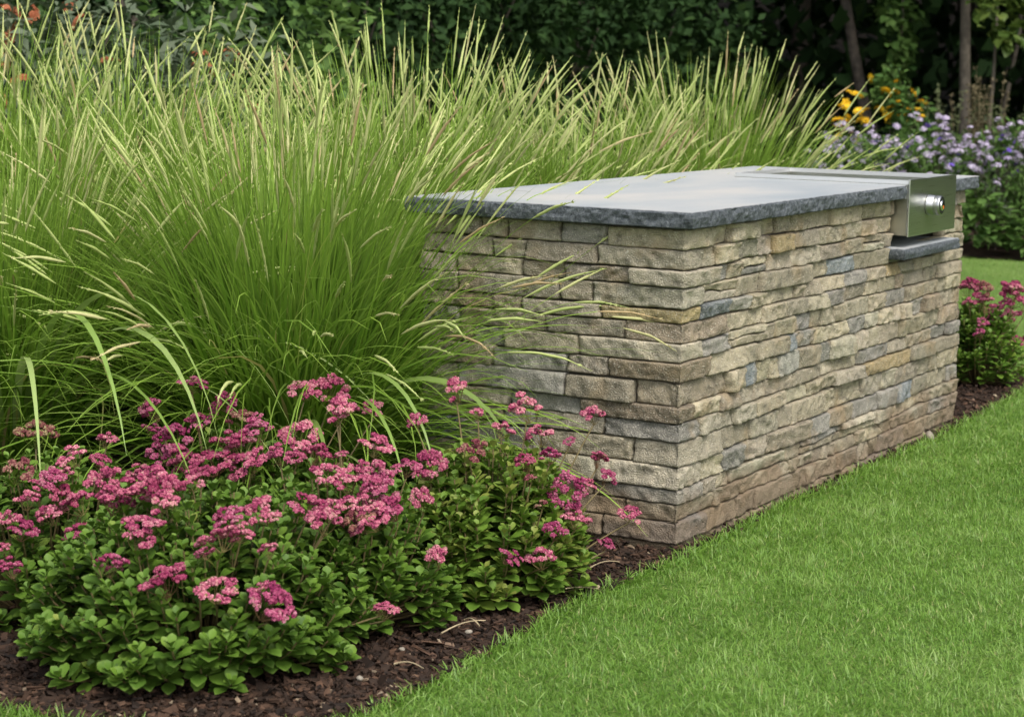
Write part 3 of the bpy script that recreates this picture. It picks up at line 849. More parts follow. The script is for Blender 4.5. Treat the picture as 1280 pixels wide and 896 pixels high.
H_S3 = [(-1.461, 0.955, 0.348, 0.07), (-1.494, 0.895, 0.299, 0.052), (-1.576, 0.887, 0.21, 0.034), (-1.582, 0.859, 0.167, 0.051), (-1.332, 0.904, 0.369, 0.063), (-1.328, 0.826, 0.314, 0.08), (-1.411, 0.821, 0.284, 0.079), (-1.444, 0.781, 0.211, 0.078), (-1.477, 0.842, 0.267, 0.061), (-1.536, 0.867, 0.24, 0.06), (-1.135, 0.84, 0.297, 0.074), (-1.406, 0.78, 0.235, 0.061), (-1.391, 0.885, 0.344, 0.053), (-1.453, 0.899, 0.327, 0.053), (-1.545, 0.905, 0.263, 0.052), (-1.443, 0.849, 0.295, 0.07)]
H_S4 = [(-0.947, 0.986, 0.414, 0.068), (-1.009, 0.861, 0.34, 0.057), (-1.04, 0.812, 0.312, 0.084), (-1.019, 0.745, 0.317, 0.103), (-0.968, 0.68, 0.316, 0.084), (-0.962, 0.743, 0.365, 0.085), (-0.894, 0.713, 0.382, 0.085), (-0.774, 0.672, 0.358, 0.097), (-0.843, 0.633, 0.32, 0.048), (-0.929, 0.866, 0.395, 0.057), (-0.848, 0.749, 0.41, 0.038), (-0.953, 0.988, 0.366, 0.058)]
H_S2 = [(-0.782, 0.286, 0.327, 0.084), (-0.749, 0.193, 0.367, 0.069), (-0.629, 0.307, 0.486, 0.067), (-0.695, 0.377, 0.419, 0.047), (-0.597, 0.264, 0.432, 0.043), (-0.638, 0.173, 0.407, 0.056), (-0.524, 0.169, 0.438, 0.086), (-0.506, 0.139, 0.376, 0.067), (-0.674, 0.081, 0.342, 0.056), (-0.567, 0.077, 0.344, 0.047), (-0.434, 0.032, 0.425, 0.058), (-0.466, 0.078, 0.371, 0.029), (-0.433, 0.019, 0.319, 0.048), (-0.425, -0.0, 0.276, 0.048), (-0.565, 0.022, 0.269, 0.085), (-0.451, 0.04, 0.256, 0.048), (-0.594, -0.011, 0.202, 0.07), (-0.689, -0.005, 0.191, 0.055), (-0.402, -0.056, 0.186, 0.058), (-0.437, -0.011, 0.113, 0.043), (-0.745, -0.001, 0.136, 0.064), (-0.815, 0.048, 0.149, 0.059), (-0.693, 0.026, 0.258, 0.028), (-0.689, 0.061, 0.314, 0.032)]
sedum('largest foreground sedum, a low green mound at the bottom left with pink heads over it', -1.40, .47, .40, .35, .35, [(a - .03, b - .02, c + .03, d) for a, b, c, d in H_S1], 400, 31, -.08, extra=0)
sedum('sedum packed with pink heads, between the large foreground mound and the bright green one', -1.03, .38, .28, .27, .345, [(a, b, c + .03, d) for a, b, c, d in H_S6], 190, 32, -.05, extra=2)
sedum('sedum at the left edge of the photo, overhung by drooping pale grass leaves', -1.28, 1.04, .36, .30, .33, H_S3, 190, 33, 0, extra=9)
sedum('sedum in the back row at the foot of the biggest grass clump, heads dusky pink', -.82, .82, .28, .24, .35, H_S4 + [(-.66, .62, .42, .07), (-.60, .70, .45, .08), (-.72, .70, .46, .075), (-.85, .95, .47, .07), (-.52, .62, .40, .06)], 150, 34, -.02, extra=7)
sedum('bright green sedum nearest the stone corner, thin stalks of deep pink leaning right', -.61, .22, .27, .23, .35, H_S2, 330, 35, .24)
sedum('small sedum at the far right end of the counter, tipped with deep pink', 3.42, .24, .21, .18, .33,
      [(3.47, 0.12, 0.35, 0.127), (3.60, 0.10, 0.31, 0.103), (3.52, 0.20, 0.27, 0.115), (3.66, 0.18, 0.24, 0.103), (3.40, 0.10, 0.38, 0.092), (3.62, 0.06, 0.17, 0.081), (3.52, 0.02, 0.16, 0.069), (3.45, 0.30, 0.37, 0.103), (3.70, 0.24, 0.19, 0.069), (3.35, 0.20, 0.33, 0.092)], 120, 36, .05, extra=9)

# ------------------------------------------------------------------ lawn blades
M_BLADE = leaf_material('lawn_blade', [(0, (.060, .158, .008)), (.4, (.112, .245, .026)), (.72, (.18, .315, .052)), (.90, (.31, .42, .15)), (.97, (.36, .36, .13)), (1, (.40, .36, .18))],
                        ((.27, .41, .07), [(0, 0), (.5, .1), (1, .65)]), rough=.45, trans=.35, spec=.4)  # pale blades and paler tips paint glints into the lawn colour
rg = np.random.default_rng(77)
CAMP = np.array([-4.755, -2.228])
def lawn_points(n, x0, x1, y0, y1, dens):
    x = rg.uniform(x0, x1, n); y = rg.uniform(y0, y1, n)
    d = np.column_stack([x, y]) - CAMP
    fw = d @ np.array([.866, .5]); rt = d @ np.array([.5, -.866])
    ang = rt / np.maximum(fw, .1)
    k = (fw > 3.3) & (ang > -.36) & (ang < .60)
    k &= rg.random(n) < dens(fw) * np.where(ang > .30, .45, 1)
    k &= ~inpoly(x, y, BEDS + rg.normal(0, .0, (1, 2))) & ~inpoly(x, y, BORDERS) & ~inpoly(x, y, WOOD)
    return x[k], y[k], fw[k]
lb = MB()
for n, bx, dens, lo, wd in ((900000, (-2.4, 3.6, -3.0, 1.2), lambda f: np.clip(1.25 - (f - 4) * .16, .3, 1), 1.0, 1.0),
                            (200000, (1.2, 9.2, -4.2, 3.2), lambda f: np.where(f > 6.2, np.clip(1.5 - f * .08, .3, 1), 0), 1.05, 1.8),
                            (30000, (-3.2, -1.5, .1, 2.8), lambda f: np.full(f.shape, 1.), 1.0, 1.0)):
    x, y, fw = lawn_points(n, *bx, dens)
    n = len(x)
    patch = fbm(x * 1.7, y * 1.7, 5, 3); fine = fbm(x * 9, y * 9, 8, 3)
    az = rg.uniform(0, 2 * np.pi, n)
    # tufts share a lean so the sward breaks into clumps
    ca = vnoise(x * 11, y * 11, 31) * 4 * np.pi
    az = np.where(rg.random(n) < .28, ca + rg.normal(0, .6, n), az)
    ln = lo * (.012 + .019 * rg.random(n) ** 2.2) * (.75 + .65 * fine)
    tint = np.clip(rg.normal(.44, .19, n) + (patch - .47) * 1.25 + (vnoise(x * .9 + y * .5, y * 1.6, 51) - .5) * .30 + (fine - .47) * 1.1, 0, .9)
    tint = np.where(rg.random(n) < .05, rg.uniform(.95, 1, n), tint)
    ribbons(lb, np.column_stack([x, y, np.full(n, .001)]), az, rg.uniform(R(2), R(60), n), rg.uniform(R(0), R(75), n), ln,
            rg.uniform(.0012, .0024, n) * wd, 2, 1.3, tint=tint, tip=2, rg=rg)
# long thin pale blades lying through the sward
x, y, fw = lawn_points(16000, -2.4, 4.5, -2.2, 1.2, lambda f: np.full(f.shape, .8)); n = len(x)
ribbons(lb, np.column_stack([x, y, np.full(n, .004)]), rg.uniform(0, 6.28, n), rg.uniform(R(25), R(60), n), rg.uniform(R(20), R(60), n), rg.uniform(.022, .05, n), rg.uniform(.0012, .0022, n), 4, 1.2,
        tint=rg.uniform(.6, .93, n), wob=.3, rg=rg)
# longer untrimmed blades along the edge of the mulch
ed = []
for i in range(len(BEDS)):
    a, q = BEDS[i], BEDS[(i + 1) % len(BEDS)]
    if a[1] > 1.6: continue
    l = np.linalg.norm(q - a); k = int(l * 750)
    tt_ = rg.random(k)[:, None]; d = (q - a) / l; nn = np.array([d[1], -d[0]])
    if inpoly(np.array([(a + q)[0] / 2 + nn[0] * .02]), np.array([(a + q)[1] / 2 + nn[1] * .02]), BEDS)[0]: nn = -nn
    ed.append(a + (q - a) * tt_ + nn * np.abs(rg.normal(.012, .018, k))[:, None])
ed = np.concatenate(ed); n = len(ed)
ribbons(lb, np.column_stack([ed, np.full(n, .001)]), rg.uniform(0, 6.28, n), rg.uniform(R(5), R(50), n), rg.uniform(R(10), R(80), n), rg.uniform(.018, .05, n), rg.uniform(.0018, .0032, n), 3, 1.4,
        tint=np.clip(rg.normal(.5, .2, n), 0, .95), rg=rg)
o = lb.build('lawn_grass', M_BLADE); o['kind'] = 'stuff'; o['label'] = 'short mown green lawn grass'; o['category'] = 'grass'

# ------------------------------------------------------------------ bark mulch
M_BARK = leaf_material('bark_chip', [(0, (.011, .007, .005)), (.5, (.038, .021, .013)), (.8, (.088, .048, .030)), (.94, (.14, .085, .055)), (1, (.33, .26, .18))], rough=.8, trans=0, spec=.25, noise=60)
x = np.concatenate([rg.uniform(-2, .2, 40000), rg.uniform(0, 4.2, 6000), rg.uniform(2.3, 4.2, 3500)]); y = np.concatenate([rg.uniform(-.1, 1.6, 40000), rg.uniform(-.1, .04, 6000), rg.uniform(-.05, .9, 3500)])
k = inpoly(x, y, BEDS) & ~((x > .0) & (x < LX) & (y > -.002) & (y < DY))
k |= inpoly(x, y, BEDS + np.array([0, -.02])) & (rg.random(len(x)) < .05) & (y < .05)
x, y = x[k], y[k]; n = len(x)
CH = np.array([(-.5, -.5, -.5), (.5, -.42, -.5), (.42, .5, -.5), (-.45, .42, -.5), (-.4, -.5, .5), (.5, -.36, .4), (.36, .46, .5), (-.5, .4, .35)])
CQ = np.array([(0, 3, 2, 1), (4, 5, 6, 7), (0, 1, 5, 4), (1, 2, 6, 5), (2, 3, 7, 6), (3, 0, 4, 7)])
ln = rg.lognormal(math.log(.012), .55, n).clip(.004, .05); wdt = ln * rg.uniform(.22, .7, n); th = rg.uniform(.002, .007, n)
d = rand_dir(n, rg); d[:, 2] *= .32; d = unit(d); up = unit(np.array([0, 0, 1]) + .45 * rand_dir(n, rg))
xx = unit(np.cross(d, up)); zz = np.cross(xx, d)
J = CH[None] + rg.normal(0, .10, (n, 8, 3))
V = np.column_stack([x, y, .008 + np.abs(rg.normal(0, .006, n))])[:, None] + xx[:, None] * J[..., :1] * wdt[:, None, None] + d[:, None] * J[..., 1:2] * ln[:, None, None] + zz[:, None] * J[..., 2:] * th[:, None, None]
cb = MB(); cb.add(V.reshape(-1, 3), (np.arange(n)[:, None, None] * 8 + CQ[None]).reshape(-1, 4), tint=np.repeat(np.where(rg.random(n) < .02, rg.uniform(.93, 1, n), rg.beta(1.8, 2.2, n) * .92), 8))
o = cb.build('bark_mulch', M_BARK, smooth=False); o['kind'] = 'stuff'; o['label'] = 'dark brown chipped bark mulch'; o['category'] = 'mulch'
# dry straw-coloured stalks lying on the mulch
M_STRAW = plain('dry_straw', (.34, .27, .16), .8, nscale=30)
for px, py, a, l in ((-1.62, .30, .4, .16), (-1.30, .02, -.5, .12), (-1.05, .06, .7, .15), (-.62, .03, .1, .18), (-1.72, .52, 1.2, .2), (-.95, .02, 2.4, .09), (-.35, .06, .5, .12)):
    q = MB(); s = np.linspace(0, l, 7)
    pts = np.column_stack([px + s * math.cos(R(-60) + a), py + .6 * s * math.sin(R(-60) + a) + .02 + s * .0, .028 + .010 * np.sin(s / l * 3.0)])
    q.tube(pts, np.linspace(.0022, .0012, 7), 5)
    o = q.build('dry_stalk', M_STRAW); o['label'] = 'dry straw coloured stalk lying on the dark bark mulch'; o['category'] = 'dry stalk'; o['group'] = 'dry stalks on the mulch'
M_PEB = plain('pale_stone', (.24, .21, .165), .85, nscale=60, bstr=.3)
def pebble(label, x, y, s, seed, group=None, flat=.55):
    rg2 = np.random.default_rng(seed)
    bm = bpy.data.meshes.new('pebble')
    import bmesh
    b_ = bmesh.new(); bmesh.ops.create_icosphere(b_, subdivisions=2, radius=1)
    for v in b_.verts:
        v.co *= 1 + .28 * (float(vnoise(v.co.x * 1.7 + seed, v.co.y * 1.7 + v.co.z, seed)) - .5) * 2
        v.co.x *= s; v.co.y *= s * .65; v.co.z *= s * flat
    b_.to_mesh(bm); b_.free()
    for p in bm.polygons: p.use_smooth = True
    bm.materials.append(M_PEB)
    o = link('pebble', bm); o.location = (x, y, .02); o.rotation_euler = (0, 0, rg2.uniform(0, 6)); o['label'] = label; o['category'] = 'pebble'
    if group: o['group'] = group
for i, (px, py) in enumerate(((-1.18, .10), (-.98, .05), (-1.40, .06), (-.33, .10), (-.24, .14))):
    pebble('small pale pebble lying on the dark bark mulch', px, py, .009, 40 + i, 'pale pebbles on the mulch')
pebble('flat pale stone on the mulch beside the bright green sedum', -.30, .16, .030, 50)
pebble('pale chip of stone near the far right end of the long stone face', 2.02, -.025, .026, 52, flat=.6)

# ------------------------------------------------------------------ border and wood behind
DIA = (np.array([(0, 0, 0), (.34, .45, .10), (0, 1, -.08), (-.34, .45, .10)]), np.array([[0, 1, 2, 3]]))
def bush(mb, c, rx, ry, rz, n, leaf, rg, tint=.5, clumps=26, cs=.34, wid=1.0):
    """leaves gathered in uneven clumps through an ellipsoid"""
    c = np.array(c)
    cc = rand_dir(clumps, rg) * rg.uniform(.35, 1.0, (clumps, 1)) ** .6
    i = rg.integers(0, clumps, n)
    p = cc[i] + rand_dir(n, rg) * (rg.uniform(0, 1, (n, 1)) ** .5) * cs * rg.uniform(.6, 1.3, clumps)[i][:, None]
    pos = c + p * np.array([rx, ry, rz])
    pos[:, 2] = np.maximum(pos[:, 2], .03)
    d = unit(p * .7 + rand_dir(n, rg) + np.array([0, 0, -.25])); nr = unit(p * .5 + rand_dir(n, rg) * .7 + np.array([0, 0, .8]))
    place(mb, DIA[0], DIA[1], pos, d, nr, rg.uniform(.6, 1.25, n) * leaf, np.clip(rg.normal(tint, .16, n) + rg.normal(0, .08, clumps)[i], 0, 1), wid=wid)
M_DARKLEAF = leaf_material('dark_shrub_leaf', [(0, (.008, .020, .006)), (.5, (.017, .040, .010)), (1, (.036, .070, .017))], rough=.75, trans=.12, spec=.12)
M_MIDLEAF = leaf_material('border_leaf', [(0, (.030, .075, .016)), (.5, (.085, .16, .034)), (1, (.14, .22, .06))], rough=.6, trans=.25, spec=.2)
M_GREYLEAF = leaf_material('greyish_leaf', [(0, (.05, .075, .04)), (.5, (.09, .12, .065)), (1, (.15, .17, .11))], rough=.6, trans=.15, spec=.3)
M_LIME = leaf_material('young_tree_leaf', [(0, (.045, .085, .014)), (.5, (.085, .14, .025)), (1, (.15, .20, .045))], rough=.5, trans=.35, spec=.3)
M_TRUNK = plain('tree_bark', (.075, .060, .045), .9, nscale=14, namt=.5, bstr=.6, bdist=.02)
M_TRUNKL = plain('grey_brown_bark', (.12, .10, .075), .9, nscale=14, namt=.4, bstr=.6, bdist=.02)
M_STALK = plain('green_stalk', (.05, .075, .025), .7)

def shrub(name, label, cat, x, y, rx, ry, h, n, leaf, mat, seed, tint=.5, group=None, clumps=30, wid=1.0, stems=7):
    rg = np.random.default_rng(seed)
    t = thing(name, label, cat, (x, y, .01), group)
    mb = MB(); bush(mb, (0, 0, h * .53), rx, ry, h * .5, n, leaf, rg, tint, clumps, wid=wid)
    mb.build('foliage', mat, t)
    st = MB()
    for i in range(stems):
        a = rg.uniform(0, 6.28); r = rg.uniform(.2, .7)
        tip = np.array([rx * r * math.cos(a), ry * r * math.sin(a), h * rg.uniform(.6, .9)])
        ts = np.linspace(0, 1, 6)[:, None]
        st.tube(np.array([0, 0, 0]) * (1 - ts) + tip * ts ** np.array([[1.5, 1.5, .9]]), np.linspace(.012, .004, 6) * (h ** .5), 5, cap=False)
    st.build('stems', M_TRUNK, t)
    return t, rg
# flower meshes for the border
def daisy(name, petals, mat, cmat_c, seed, cup=.2, double=1):
    rg = np.random.default_rng(seed); mb = MB()
    TV = np.array([(0, 0, 0), (.26, .5, .06), (.13, 1, .0), (-.13, 1, .0), (-.26, .5, .06)]); TQ = [[0, 1, 2, 3]]
    for lay in range(double):
        for k in range(petals):
            a = 2 * np.pi * (k + .5 * lay) / petals + rg.normal(0, .08)
            d = np.array([[math.cos(a), math.sin(a), cup + .45 * lay + rg.normal(0, .1)]])
            TV4 = TV[[0, 1, 2, 4]]
            place(mb, TV4, np.array([[0, 1, 2, 3]]), np.array([[0, 0, .02 * lay]]), d, np.array([[0, 0, 1.]]), (1 - .25 * lay) * .5, float(rg.random()))
    o = mb.build(name, mat); me = o.data; bpy.data.objects.remove(o); return me
def cluster(name, mat, seed, n=26, flat=.6):
    rg = np.random.default_rng(seed); mb = MB()
    d = rand_dir(n, rg); d[:, 2] = np.abs(d[:, 2]) * flat
    nz = unit(d + np.array([0, 0, .4])); a0 = unit(np.cross(nz, rand_dir(n, rg))); b0 = np.cross(nz, a0)
    tn = rg.random(n)
    for q in range(5):
        th = q * 2 * np.pi / 5
        place(mb, DIA[0] * np.array([1.2, 1, 1]), DIA[1], d * .42, a0 * math.cos(th) + b0 * math.sin(th) + nz * .3, nz, rg.uniform(.09, .17, n), tn)
    o = mb.build(name, mat); me = o.data; bpy.data.objects.remove(o); return me
M_LILAC = leaf_material('lilac_petal', [(0, (.34, .27, .43)), (.6, (.52, .44, .58)), (1, (.68, .62, .70))], rough=.7, trans=.2, spec=.15)
M_VIOLET = leaf_material('violet_petal', [(0, (.11, .06, .36)), (1, (.24, .15, .55))], rough=.7, trans=.2, spec=.15)
M_YELLOW = leaf_material('golden_petal', [(0, (.82, .47, .015)), (1, (.92, .66, .05))], rough=.6, trans=.2, spec=.15)
M_ORANGE = leaf_material('orange_red_petal', [(0, (.30, .085, .04)), (1, (.44, .17, .085))], rough=.7, trans=.15, spec=.15)
LILAC = [cluster('lilac_cluster', M_LILAC, 300 + i, 34) for i in range(4)]
VIOLET = [daisy('violet_flower', 7, M_VIOLET, None, 310 + i, .35, 2) for i in range(3)]
GOLD = [daisy('golden_flower', 12, M_YELLOW, None, 320 + i, .15, 2) for i in range(3)]
ORNG = [cluster('orange_cluster', M_ORANGE, 330 + i, 36, .4) for i in range(3)]
def flowers(t, meshes, pts, size, rg, name='flower_head', tilt=.35):
    for p in pts:
        o = link(name, meshes[int(rg.integers(len(meshes)))], t, tuple(p))
        s = size * rg.uniform(.75, 1.25); o.scale = (s, s, s)
        o.rotation_euler = (rg.normal(0, tilt), rg.normal(-.25, tilt), rg.uniform(0, 6.28))
def crown_pts(n, rx, ry, h, rg, lo=.8, hi=1.1):
    a = rg.uniform(0, 2 * np.pi, n); q = np.sqrt(rg.uniform(0, 1, n)) * .97
    return np.column_stack([rx * q * np.cos(a), ry * q * np.sin(a), h * (.52 + .5 * np.sqrt(1 - (q * .95) ** 2)) * rg.uniform(lo, hi, n)])
asters = [(9.45, 3.05, .40, .82, 'lilac aster bush tucked behind the rightmost grass clump'),
          (9.55, 2.55, .42, .87, 'lilac aster bush just right of the rightmost grass clump, above the burner'),
          (9.70, 2.05, .42, .83, 'lilac aster bush above the far end of the bluestone top, dotted with violet flowers'),
          (9.75, 1.55, .45, .99, 'tallest lilac aster bush, near the right edge of the photo'),
          (9.95, 1.02, .45, .97, 'lilac aster bush cut off by the right edge of the photo'),
          (10.2, .45, .45, .95, 'lilac aster bush just outside the right edge of the photo')]
for i, (x, y, r, h, lab) in enumerate(asters):
    t, rg = shrub('aster_bush', lab, 'aster', x, y, r, r * .95, h, 2600, .055, M_MIDLEAF, 400 + i, .55, 'lilac asters in the far border', 34, .5)
    flowers(t, LILAC, crown_pts(85, r, r, h, rg, .70, 1.12), .066, rg)
    if i in (1, 2, 3, 4): flowers(t, VIOLET, crown_pts(9, r * 1.05, r * 1.05, h, rg, .72, 1.06) - np.array([.15, 0, 0]), .062, rg, 'violet_flower', .6)
# low broad-leaved plants at the lawn edge
for i, (x, y, h, lab) in enumerate(((9.15, 2.62, .42, 'low broad-leaved plant at the lawn edge, left of the others'), (9.22, 2.05, .46, 'low broad-leaved plant at the lawn edge beside the far end of the counter'),
                                    (9.28, 1.55, .40, 'low broad-leaved plant at the lawn edge near the right side of the photo'), (9.45, 1.0, .42, 'low broad-leaved plant at the lawn edge, cut off by the right side of the photo'))):
    rg = np.random.default_rng(440 + i)
    t = thing('border_plant', lab, 'border plant', (x, y, .01), 'broad-leaved plants at the edge of the far border')
    mb = MB(); n = 210
    a = rg.uniform(0, 6.28, n); q = np.sqrt(rg.random(n)); pos = np.column_stack([.24 * q * np.cos(a), .3 * q * np.sin(a), h * np.sqrt(1 - (.9 * q) ** 2) * rg.uniform(.25, 1, n)])
    d = np.column_stack([np.cos(a), np.sin(a), rg.uniform(-.5, .6, n)])
    place(mb, BROAD[0], BROAD[1], pos, d, unit(np.array([0, 0, 1.]) + .3 * rand_dir(n, rg)), rg.uniform(.07, .12, n), np.clip(rg.normal(.5, .2, n), 0, 1), BROAD[2])
    mb.build('foliage', M_MIDLEAF, t)
# golden daisies
t, rg = shrub('golden_daisy_bush', 'rounded green bush covered in golden orange daisies, behind the rightmost grass clump', 'daisy bush', 10.63, 3.26, .42, .40, 1.16, 2600, .07, M_MIDLEAF, 460, .3, None, 34, .7)
pts = crown_pts(48, .42, .42, 1.18, rg, .80, 1.05); pts[:, 0] -= .08
flowers(t, GOLD, pts, .088, rg, 'daisy', .5)
# tall seed spires
M_SPIRE_G = plain('greenish_spire', (.10, .12, .045), .8)
M_SPIRE_B = plain('brownish_spire', (.13, .105, .05), .8)
for i, (x, y, h, lab) in enumerate(((11.3, 3.05, 1.10, 'clump of tall greenish seed spires just right of the golden daisies'), (11.5, 2.75, 1.22, 'clump of tall brownish seed spires between the golden daisies and the right-hand tree trunk'),
                                    (11.4, 2.45, .95, 'low bronze and green spires below the right-hand tree trunk'))):
    rg = np.random.default_rng(470 + i)
    t = thing('seed_spire_plant', lab, 'spire plant', (x, y, .01), 'seed spires in the far border')
    mb = MB(); bush(mb, (0, 0, h * .33), .3, .3, h * .34, 1500, .06, rg, .45, 22, wid=.6); mb.build('foliage', [M_MIDLEAF, M_GREYLEAF, M_GREYLEAF][i], t)
    for k in range(16):
        a = rg.uniform(0, 6.28); r = rg.uniform(0, .30); hh_ = h * rg.uniform(.8, 1.08)
        q = MB(); p = np.column_stack([np.linspace(r * .6, r * 1.15, 18) * math.cos(a), np.linspace(r * .6, r * 1.15, 18) * math.sin(a), np.linspace(.05, hh_, 18)])
        q.tube(p, np.linspace(.0045, .002, 18), 5, tint=.5)
        m_ = 70; ii = rg.integers(8, 18, m_)
        place(q, DIA[0], DIA[1], p[ii] + rg.normal(0, .01, (m_, 3)), unit(rand_dir(m_, rg) + np.array([0, 0, .8])), rand_dir(m_, rg), rg.uniform(.012, .030, m_), .5)
        q.build('spire', [M_SPIRE_G, M_SPIRE_B, M_SPIRE_G][i], t)
# shrubs at the upper left
t, rg = shrub('orange_flowered_shrub', 'greyish shrub with faded orange-red flower clusters at the top left corner', 'flowering shrub', 2.75, 4.55, .85, .95, 1.62, 4200, .085, M_GREYLEAF, 500, .45, None, 60, .6)
pts = crown_pts(17, .8, .9, 1.58, rg, .86, 1.02)
flowers(t, ORNG, pts, .12, rg, 'flower_cluster', .4)
shrub('leafy_shrub', 'fresh green leafy shrub behind the left grasses, right of the orange flowers', 'shrub', 4.6, 5.0, .75, .75, 1.78, 3600, .10, M_MIDLEAF, 501, .55, None, 44, .8)
shrub('leafy_shrub', 'mid green leafy shrub at the top left, between the orange-flowered and fresh green ones', 'shrub', 3.7, 5.6, .7, .8, 1.75, 3000, .10, M_DARKLEAF, 502, .9, None, 40, .8)

# a belt of dark shrubs at the edge of the wood
hedge = [(6.0, 6.9, 1.3, 2.3), (7.2, 6.2, 1.2, 2.3), (8.3, 5.9, 1.2, 2.3), (9.4, 5.6, 1.1, 2.2), (10.6, 5.5, 1.1, 2.1), (4.6, 8.0, 1.4, 2.5), (3.0, 8.8, 1.4, 2.5), (1.2, 9.4, 1.4, 2.5)]
hl = ['dark shrub at the wood edge straight above the left end of the bluestone', 'dark shrub at the wood edge between the left and middle clumps behind the counter', 'dark shrub at the wood edge above the middle grass clump',
      'dark shrub at the wood edge between the middle and right grass clumps', 'dark shrub at the wood edge above the rightmost grass clump', 'dark shrub behind the fresh green leafy shrub', 'dark shrub behind the orange-flowered shrub', 'dark shrub at the wood edge, farthest left of all']
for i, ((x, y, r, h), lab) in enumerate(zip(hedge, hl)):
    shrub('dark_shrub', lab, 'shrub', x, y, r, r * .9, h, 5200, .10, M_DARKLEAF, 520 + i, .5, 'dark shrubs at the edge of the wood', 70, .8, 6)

def tree(label, x, y, lean, r0, h, cr, cz, n, seed, mat=None, leaf=.16, bark=None, low=None, group='trees of the dark wood'):
    rg = np.random.default_rng(seed)
    t = thing('woodland_tree', label, 'tree', (x, y, 0), group)
    tr = MB(); ts = np.linspace(0, 1, 12)
    p = np.column_stack([lean[0] * ts * h + .05 * h * (vnoise(ts * 3, ts * 0, seed) - .5), lean[1] * ts * h + .05 * h * (vnoise(ts * 3, ts * 0 + 3, seed) - .5), ts * h])
    p -= np.array([p[0, 0], p[0, 1], 0])
    rad = r0 * (1 - .75 * ts) + r0 * .5 * np.exp(-ts * 30)
    tr.tube(p, rad, 10)
    tr.build('trunk', bark or M_TRUNK, t)
    lm = MB(); cc = []
    for k in range(9):
        f = rg.uniform(.38, .95); b0 = p[int(f * 11)]
        a = rg.uniform(0, 6.28); l = cr * rg.uniform(.6, 1.0)
        tip = b0 + np.array([l * math.cos(a), l * math.sin(a), l * rg.uniform(.0, .6)])
        s = np.linspace(0, 1, 6)[:, None]
        lm.tube(b0 * (1 - s) + tip * s + np.array([0, 0, .15]) * np.sin(s * np.pi), np.linspace(r0 * .32, r0 * .06, 6), 5, cap=False)
        cc.append(tip)
    lm.build('limbs', bark or M_TRUNK, t)
    cm = MB()
    zc = (cz[0] + cz[1]) / 2
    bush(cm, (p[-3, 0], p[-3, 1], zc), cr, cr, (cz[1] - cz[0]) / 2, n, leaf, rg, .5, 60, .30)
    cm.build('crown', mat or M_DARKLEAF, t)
    return t, rg, p
trees = [
 ('leaning brown trunk of a wood tree above the golden daisies', 13.6, 4.36, (-.035, .085), .060, 8, 2.0, (2.6, 9), 3600, 600),
 ('straight pale brown trunk of a slim tree near the right edge of the photo', 12.95, 3.32, (.012, -.012), .058, 7, 1.9, (2.5, 8), 3200, 601),
 ('thin grey sapling trunk just right of the straight pale trunk', 14.05, 3.44, (-.004, -.01), .024, 6, 1.3, (2.6, 7), 1800, 602),
 ('dark tree behind the rightmost grass clump', 15.2, 5.9, (.02, .01), .11, 9, 2.3, (2.5, 10), 4000, 603),
 ('dark tree in the shade behind the wood-edge shrubs', 12.4, 7.0, (.0, .03), .10, 9, 2.4, (2.4, 10), 4200, 604),
 ('dark tree deep in the wood behind the straight pale trunk', 16.6, 3.2, (.02, .0), .12, 9, 2.4, (2.4, 10), 4000, 605),
 ('dark tree deep in the wood at the right edge of the photo', 15.4, 1.3, (.01, .02), .11, 9, 2.4, (2.4, 10), 4000, 606),
 ('dark tree far back between the leaning and straight trunks', 18.2, 4.9, (.0, .02), .13, 10, 2.6, (2.4, 11), 4000, 607),
 ('dark tree above the middle grass clump', 11.2, 8.6, (.0, .02), .12, 10, 2.6, (2.3, 11), 4200, 608),
 ('dark tree above the bluestone, behind the wood-edge shrubs', 8.9, 9.6, (.03, .02), .12, 10, 2.6, (2.2, 11), 4200, 609),
 ('dark tree behind the upper left shrubs', 6.6, 11.2, (.0, .02), .13, 10, 2.8, (2.2, 11), 4200, 610),
 ('dark tree behind the orange-flowered shrub', 4.0, 12.2, (.0, .02), .13, 10, 2.8, (2.2, 11), 4200, 611),
 ('dark tree just beyond the right edge of the photo', 13.3, -.6, (.0, .02), .11, 9, 2.3, (2.4, 10), 4000, 612),
 ('dark tree at the back of the wood, upper middle of the photo', 14.2, 9.4, (.0, .02), .13, 10, 2.6, (2.2, 11), 4200, 613)]
for a in trees: 
    tree(*a, bark=M_TRUNKL if a[-1] in (601, 602) else None)
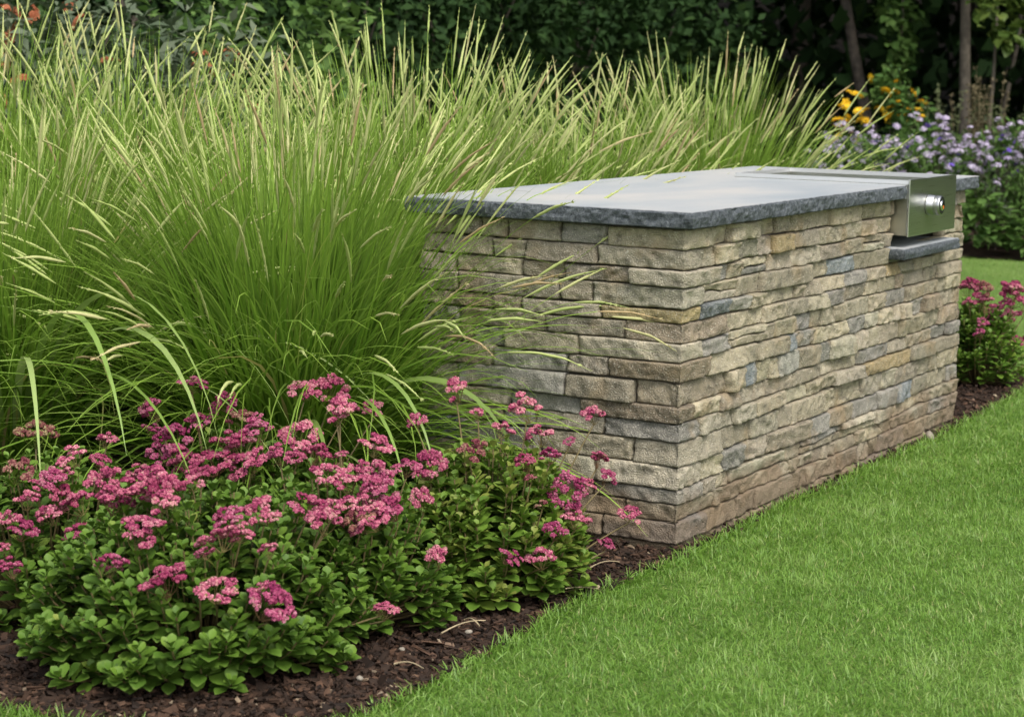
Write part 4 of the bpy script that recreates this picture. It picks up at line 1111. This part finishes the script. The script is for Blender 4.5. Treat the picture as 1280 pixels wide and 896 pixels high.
# leafy low branches hanging from the two nearest trees
def spray(label, x, y, z0, z1, r, n, leaf, mat, seed, trunk=True):
    rg = np.random.default_rng(seed)
    t = thing('young_tree', label, 'young tree', (x, y, 0), None)
    q = MB(); ts = np.linspace(0, 1, 8)
    q.tube(np.column_stack([.04 * np.sin(ts * 5), .03 * np.cos(ts * 4) - .03, ts * z1]), np.linspace(.02, .006, 8), 6); q.build('trunk', M_TRUNKL, t)
    mb = MB(); k = 16
    for i in range(k):
        z = rg.uniform(z0, z1); a = rg.uniform(0, 6.28); l = r * rg.uniform(.4, 1.1)
        m_ = n // k; s = rg.uniform(.15, 1, m_)
        pos = np.column_stack([l * s * math.cos(a), l * s * math.sin(a), z - .25 * l * s ** 2]) + rg.normal(0, .05, (m_, 3))
        d = np.column_stack([np.full(m_, math.cos(a)), np.full(m_, math.sin(a)), np.full(m_, -.35)]) + rg.normal(0, .6, (m_, 3))
        place(mb, BROAD[0], BROAD[1], pos, d, unit(np.array([0, 0, 1.]) + .5 * rand_dir(m_, rg)), rg.uniform(.6, 1.2, m_) * leaf, np.clip(rg.normal(.5, .2, m_), 0, 1), BROAD[2], 1.1)
    mb.build('foliage', mat, t)
spray('young tree with drooping fresh green leaves right of the leaning trunk', 12.68, 3.92, .75, 2.4, .26, 520, .12, M_MIDLEAF, 650)
spray('young maple with yellow-green leaves at the top right corner', 12.3, 2.95, 1.62, 2.7, .55, 620, .12, M_LIME, 651)
# dark bank added behind the wood to close bright sky gaps
hv = []; nq = 40
for i in range(nq + 1):
    a = R(-60 + 180 * i / nq)
    for rr, z in ((24, -.2), (28, 1.5), (33, 5.5), (40, 10), (60, 15), (90, 16)):
        rr = rr * (1 + .06 * math.sin(i * 1.7 + rr)); hv.append((CAMP[0] + rr * math.cos(a), CAMP[1] + rr * math.sin(a), z))
structure(np_mesh('added_dark_bank', hv, [(i * 6 + k, i * 6 + k + 1, i * 6 + k + 7, i * 6 + k + 6) for i in range(nq) for k in range(5)], mat=M_LITTER))
# the far wood, one continuous mass of leaves and trunks
fw_ = MB(); rg = np.random.default_rng(700)
n = 130000
th = rg.uniform(R(-28), R(85), n); rr_ = rg.uniform(19, 27, n)
pos = np.column_stack([CAMP[0] + rr_ * np.cos(th), CAMP[1] + rr_ * np.sin(th), 12 * rg.random(n) ** .9 + .1])
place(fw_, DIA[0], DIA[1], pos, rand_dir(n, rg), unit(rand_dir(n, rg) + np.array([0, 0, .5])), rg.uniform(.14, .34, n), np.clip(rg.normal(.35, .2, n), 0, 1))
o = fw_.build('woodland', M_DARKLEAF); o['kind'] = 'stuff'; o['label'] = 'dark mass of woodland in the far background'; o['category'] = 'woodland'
